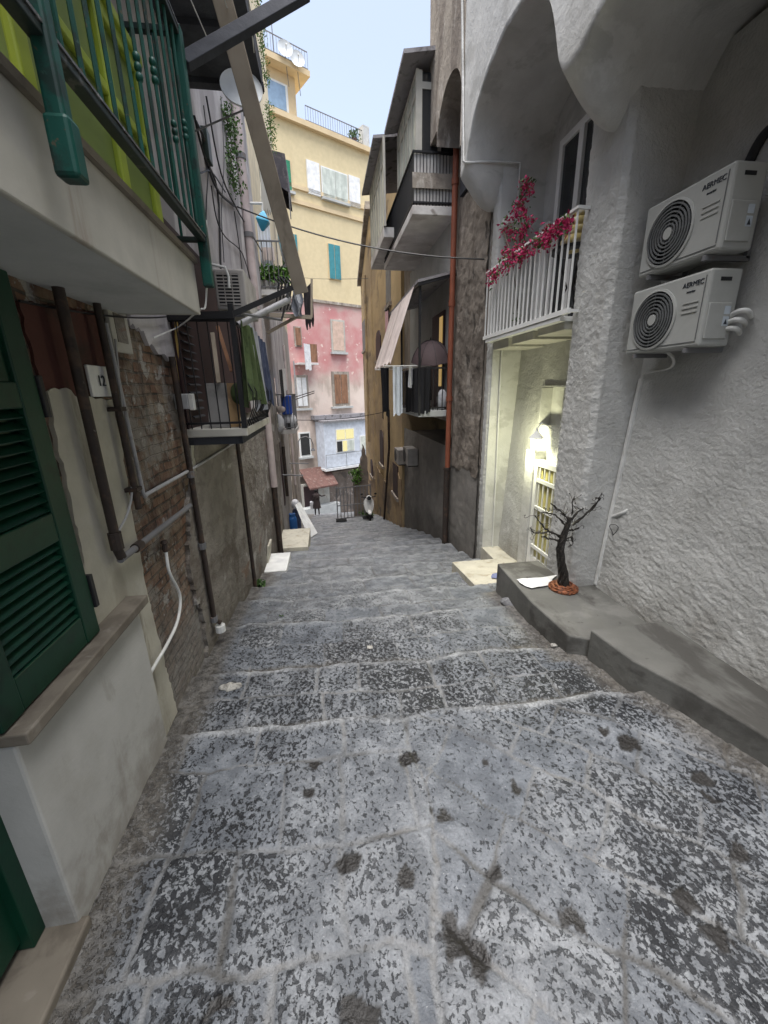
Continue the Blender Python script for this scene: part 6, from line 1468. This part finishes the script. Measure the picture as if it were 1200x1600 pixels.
# metal barrier
bq = on_g(553, 813); mbq = thing('metal_barrier', 'grey metal lattice barrier standing across the foot of the ochre house', 'barrier', bq)
def bb(s, z): return bq + Vector((-.75 + 1.6 * s, .3 * s, z))
m = MB()
for z in (.12, .75, 1.6): m.bar(bb(0, z), bb(1, z), .04, .04)
for s_ in (0, 1): m.bar(bb(s_, 0.05), bb(s_, 1.65), .05, .05, (0, 1, 0))
m.build('frame', M['iron'], mbq)
for k in range(9): MB().bar(bb((k + 1) / 10, .12), bb((k + 1) / 10, 1.6), .035, .03, (0, 1, 0)).build('bar', M['iron'], mbq)
for s_ in (.1, .9): p = bb(s_, .04); MB().obox(p, .5, .35, .08).build('foot', M['rubber'], mbq, bevel=.02)
# planter on a broken pillar
bp_ = fX(560, 800, 1.9); gy = 27.0; gp_ = on_g(564, 806)
t = thing('stone_pier', 'dark broken stone pier topped by a green plant, by the ochre house', 'pier', gp_)
tp = fY(562, 752, gp_.y); MB().prism(jag([(gp_.x - .35, gp_.z - .4), (gp_.x + .5, gp_.z - .4), (gp_.x + .45, tp.z + 1.2), (gp_.x + .25, tp.z + 1.9), (gp_.x + .1, tp.z + .9), (gp_.x - .3, tp.z)], 3, .05, .2), gp_.y, gp_.y + .6, 'y').build('stonework', M['tuff_dark'], t)
p = fY(557, 746, gp_.y - .1); t = thing('shrub', 'bright green bushy plant growing on the broken stone pier', 'plant', p); MB().leaves([p, p + Vector((.1, 0, .3)), p + Vector((-.15, 0, .25)), p + Vector((0, 0, -.2))], 190, .27, .16, 1, 5).build('foliage', M['leaf_bright'], t); MB().tube([p - Vector((0, 0, .5)), p + Vector((.05, 0, .2))], .03, 6).build('stem', M['stem'], t)
# roof antennas
za = onE(424, 107); dd_ = P0 + NN * .1
def roof_pt(u, v, d=.1): return fP(u, v, P0 + NN * d, NN)
a0 = roof_pt(428, 86); t = thing('tv_antenna', 'thin rooftop television aerial on the yellow attic', 'antenna', a0)
MB().tube([a0, Vector((a0.x, a0.y, a0.z + 6.0))], .035, 6).build('mast', M['iron'], t)
m = MB()
for z, L in ((5.4, 1.5), (3.6, .9), (2.4, 1.2)):
    m.bar(Vector((a0.x - .3, a0.y, a0.z + z)), Vector((a0.x + L, a0.y, a0.z + z)), .03, .03)
    for k in range(6): x = a0.x - .2 + (L + .1) * k / 5; m.bar(Vector((x, a0.y - .3, a0.z + z - .15)), Vector((x, a0.y + .3, a0.z + z + .15)), .02, .02)
m.build('elements', M['iron'], t)
for u, v, lab in ((445, 78, 'white rooftop satellite dish above the yellow attic, the upper left of two'), (464, 94, 'white rooftop satellite dish above the yellow attic, the lower right of two')):
    p = roof_pt(u, v, .3); dish(p, .52, (.25, -.9, .15), lab, p + Vector((.1, .5, -1.8)), 'rooftop satellite dishes')
pr_ = P0 + DR * (s_r - 1.6); t = thing('potted_plant', 'small rooftop plant by the white chimney of the yellow block', 'plant', (pr_.x, pr_.y, ZC)); MB().leaves([Vector((pr_.x, pr_.y, ZC + .5))], 160, .5, .2, 1, 31).build('foliage', M['leaf'], t); MB().lathe([(.2, 0), (.25, .3), (0, .3)], (pr_.x, pr_.y, ZC), n=10).build('pot', M['tile'], t)
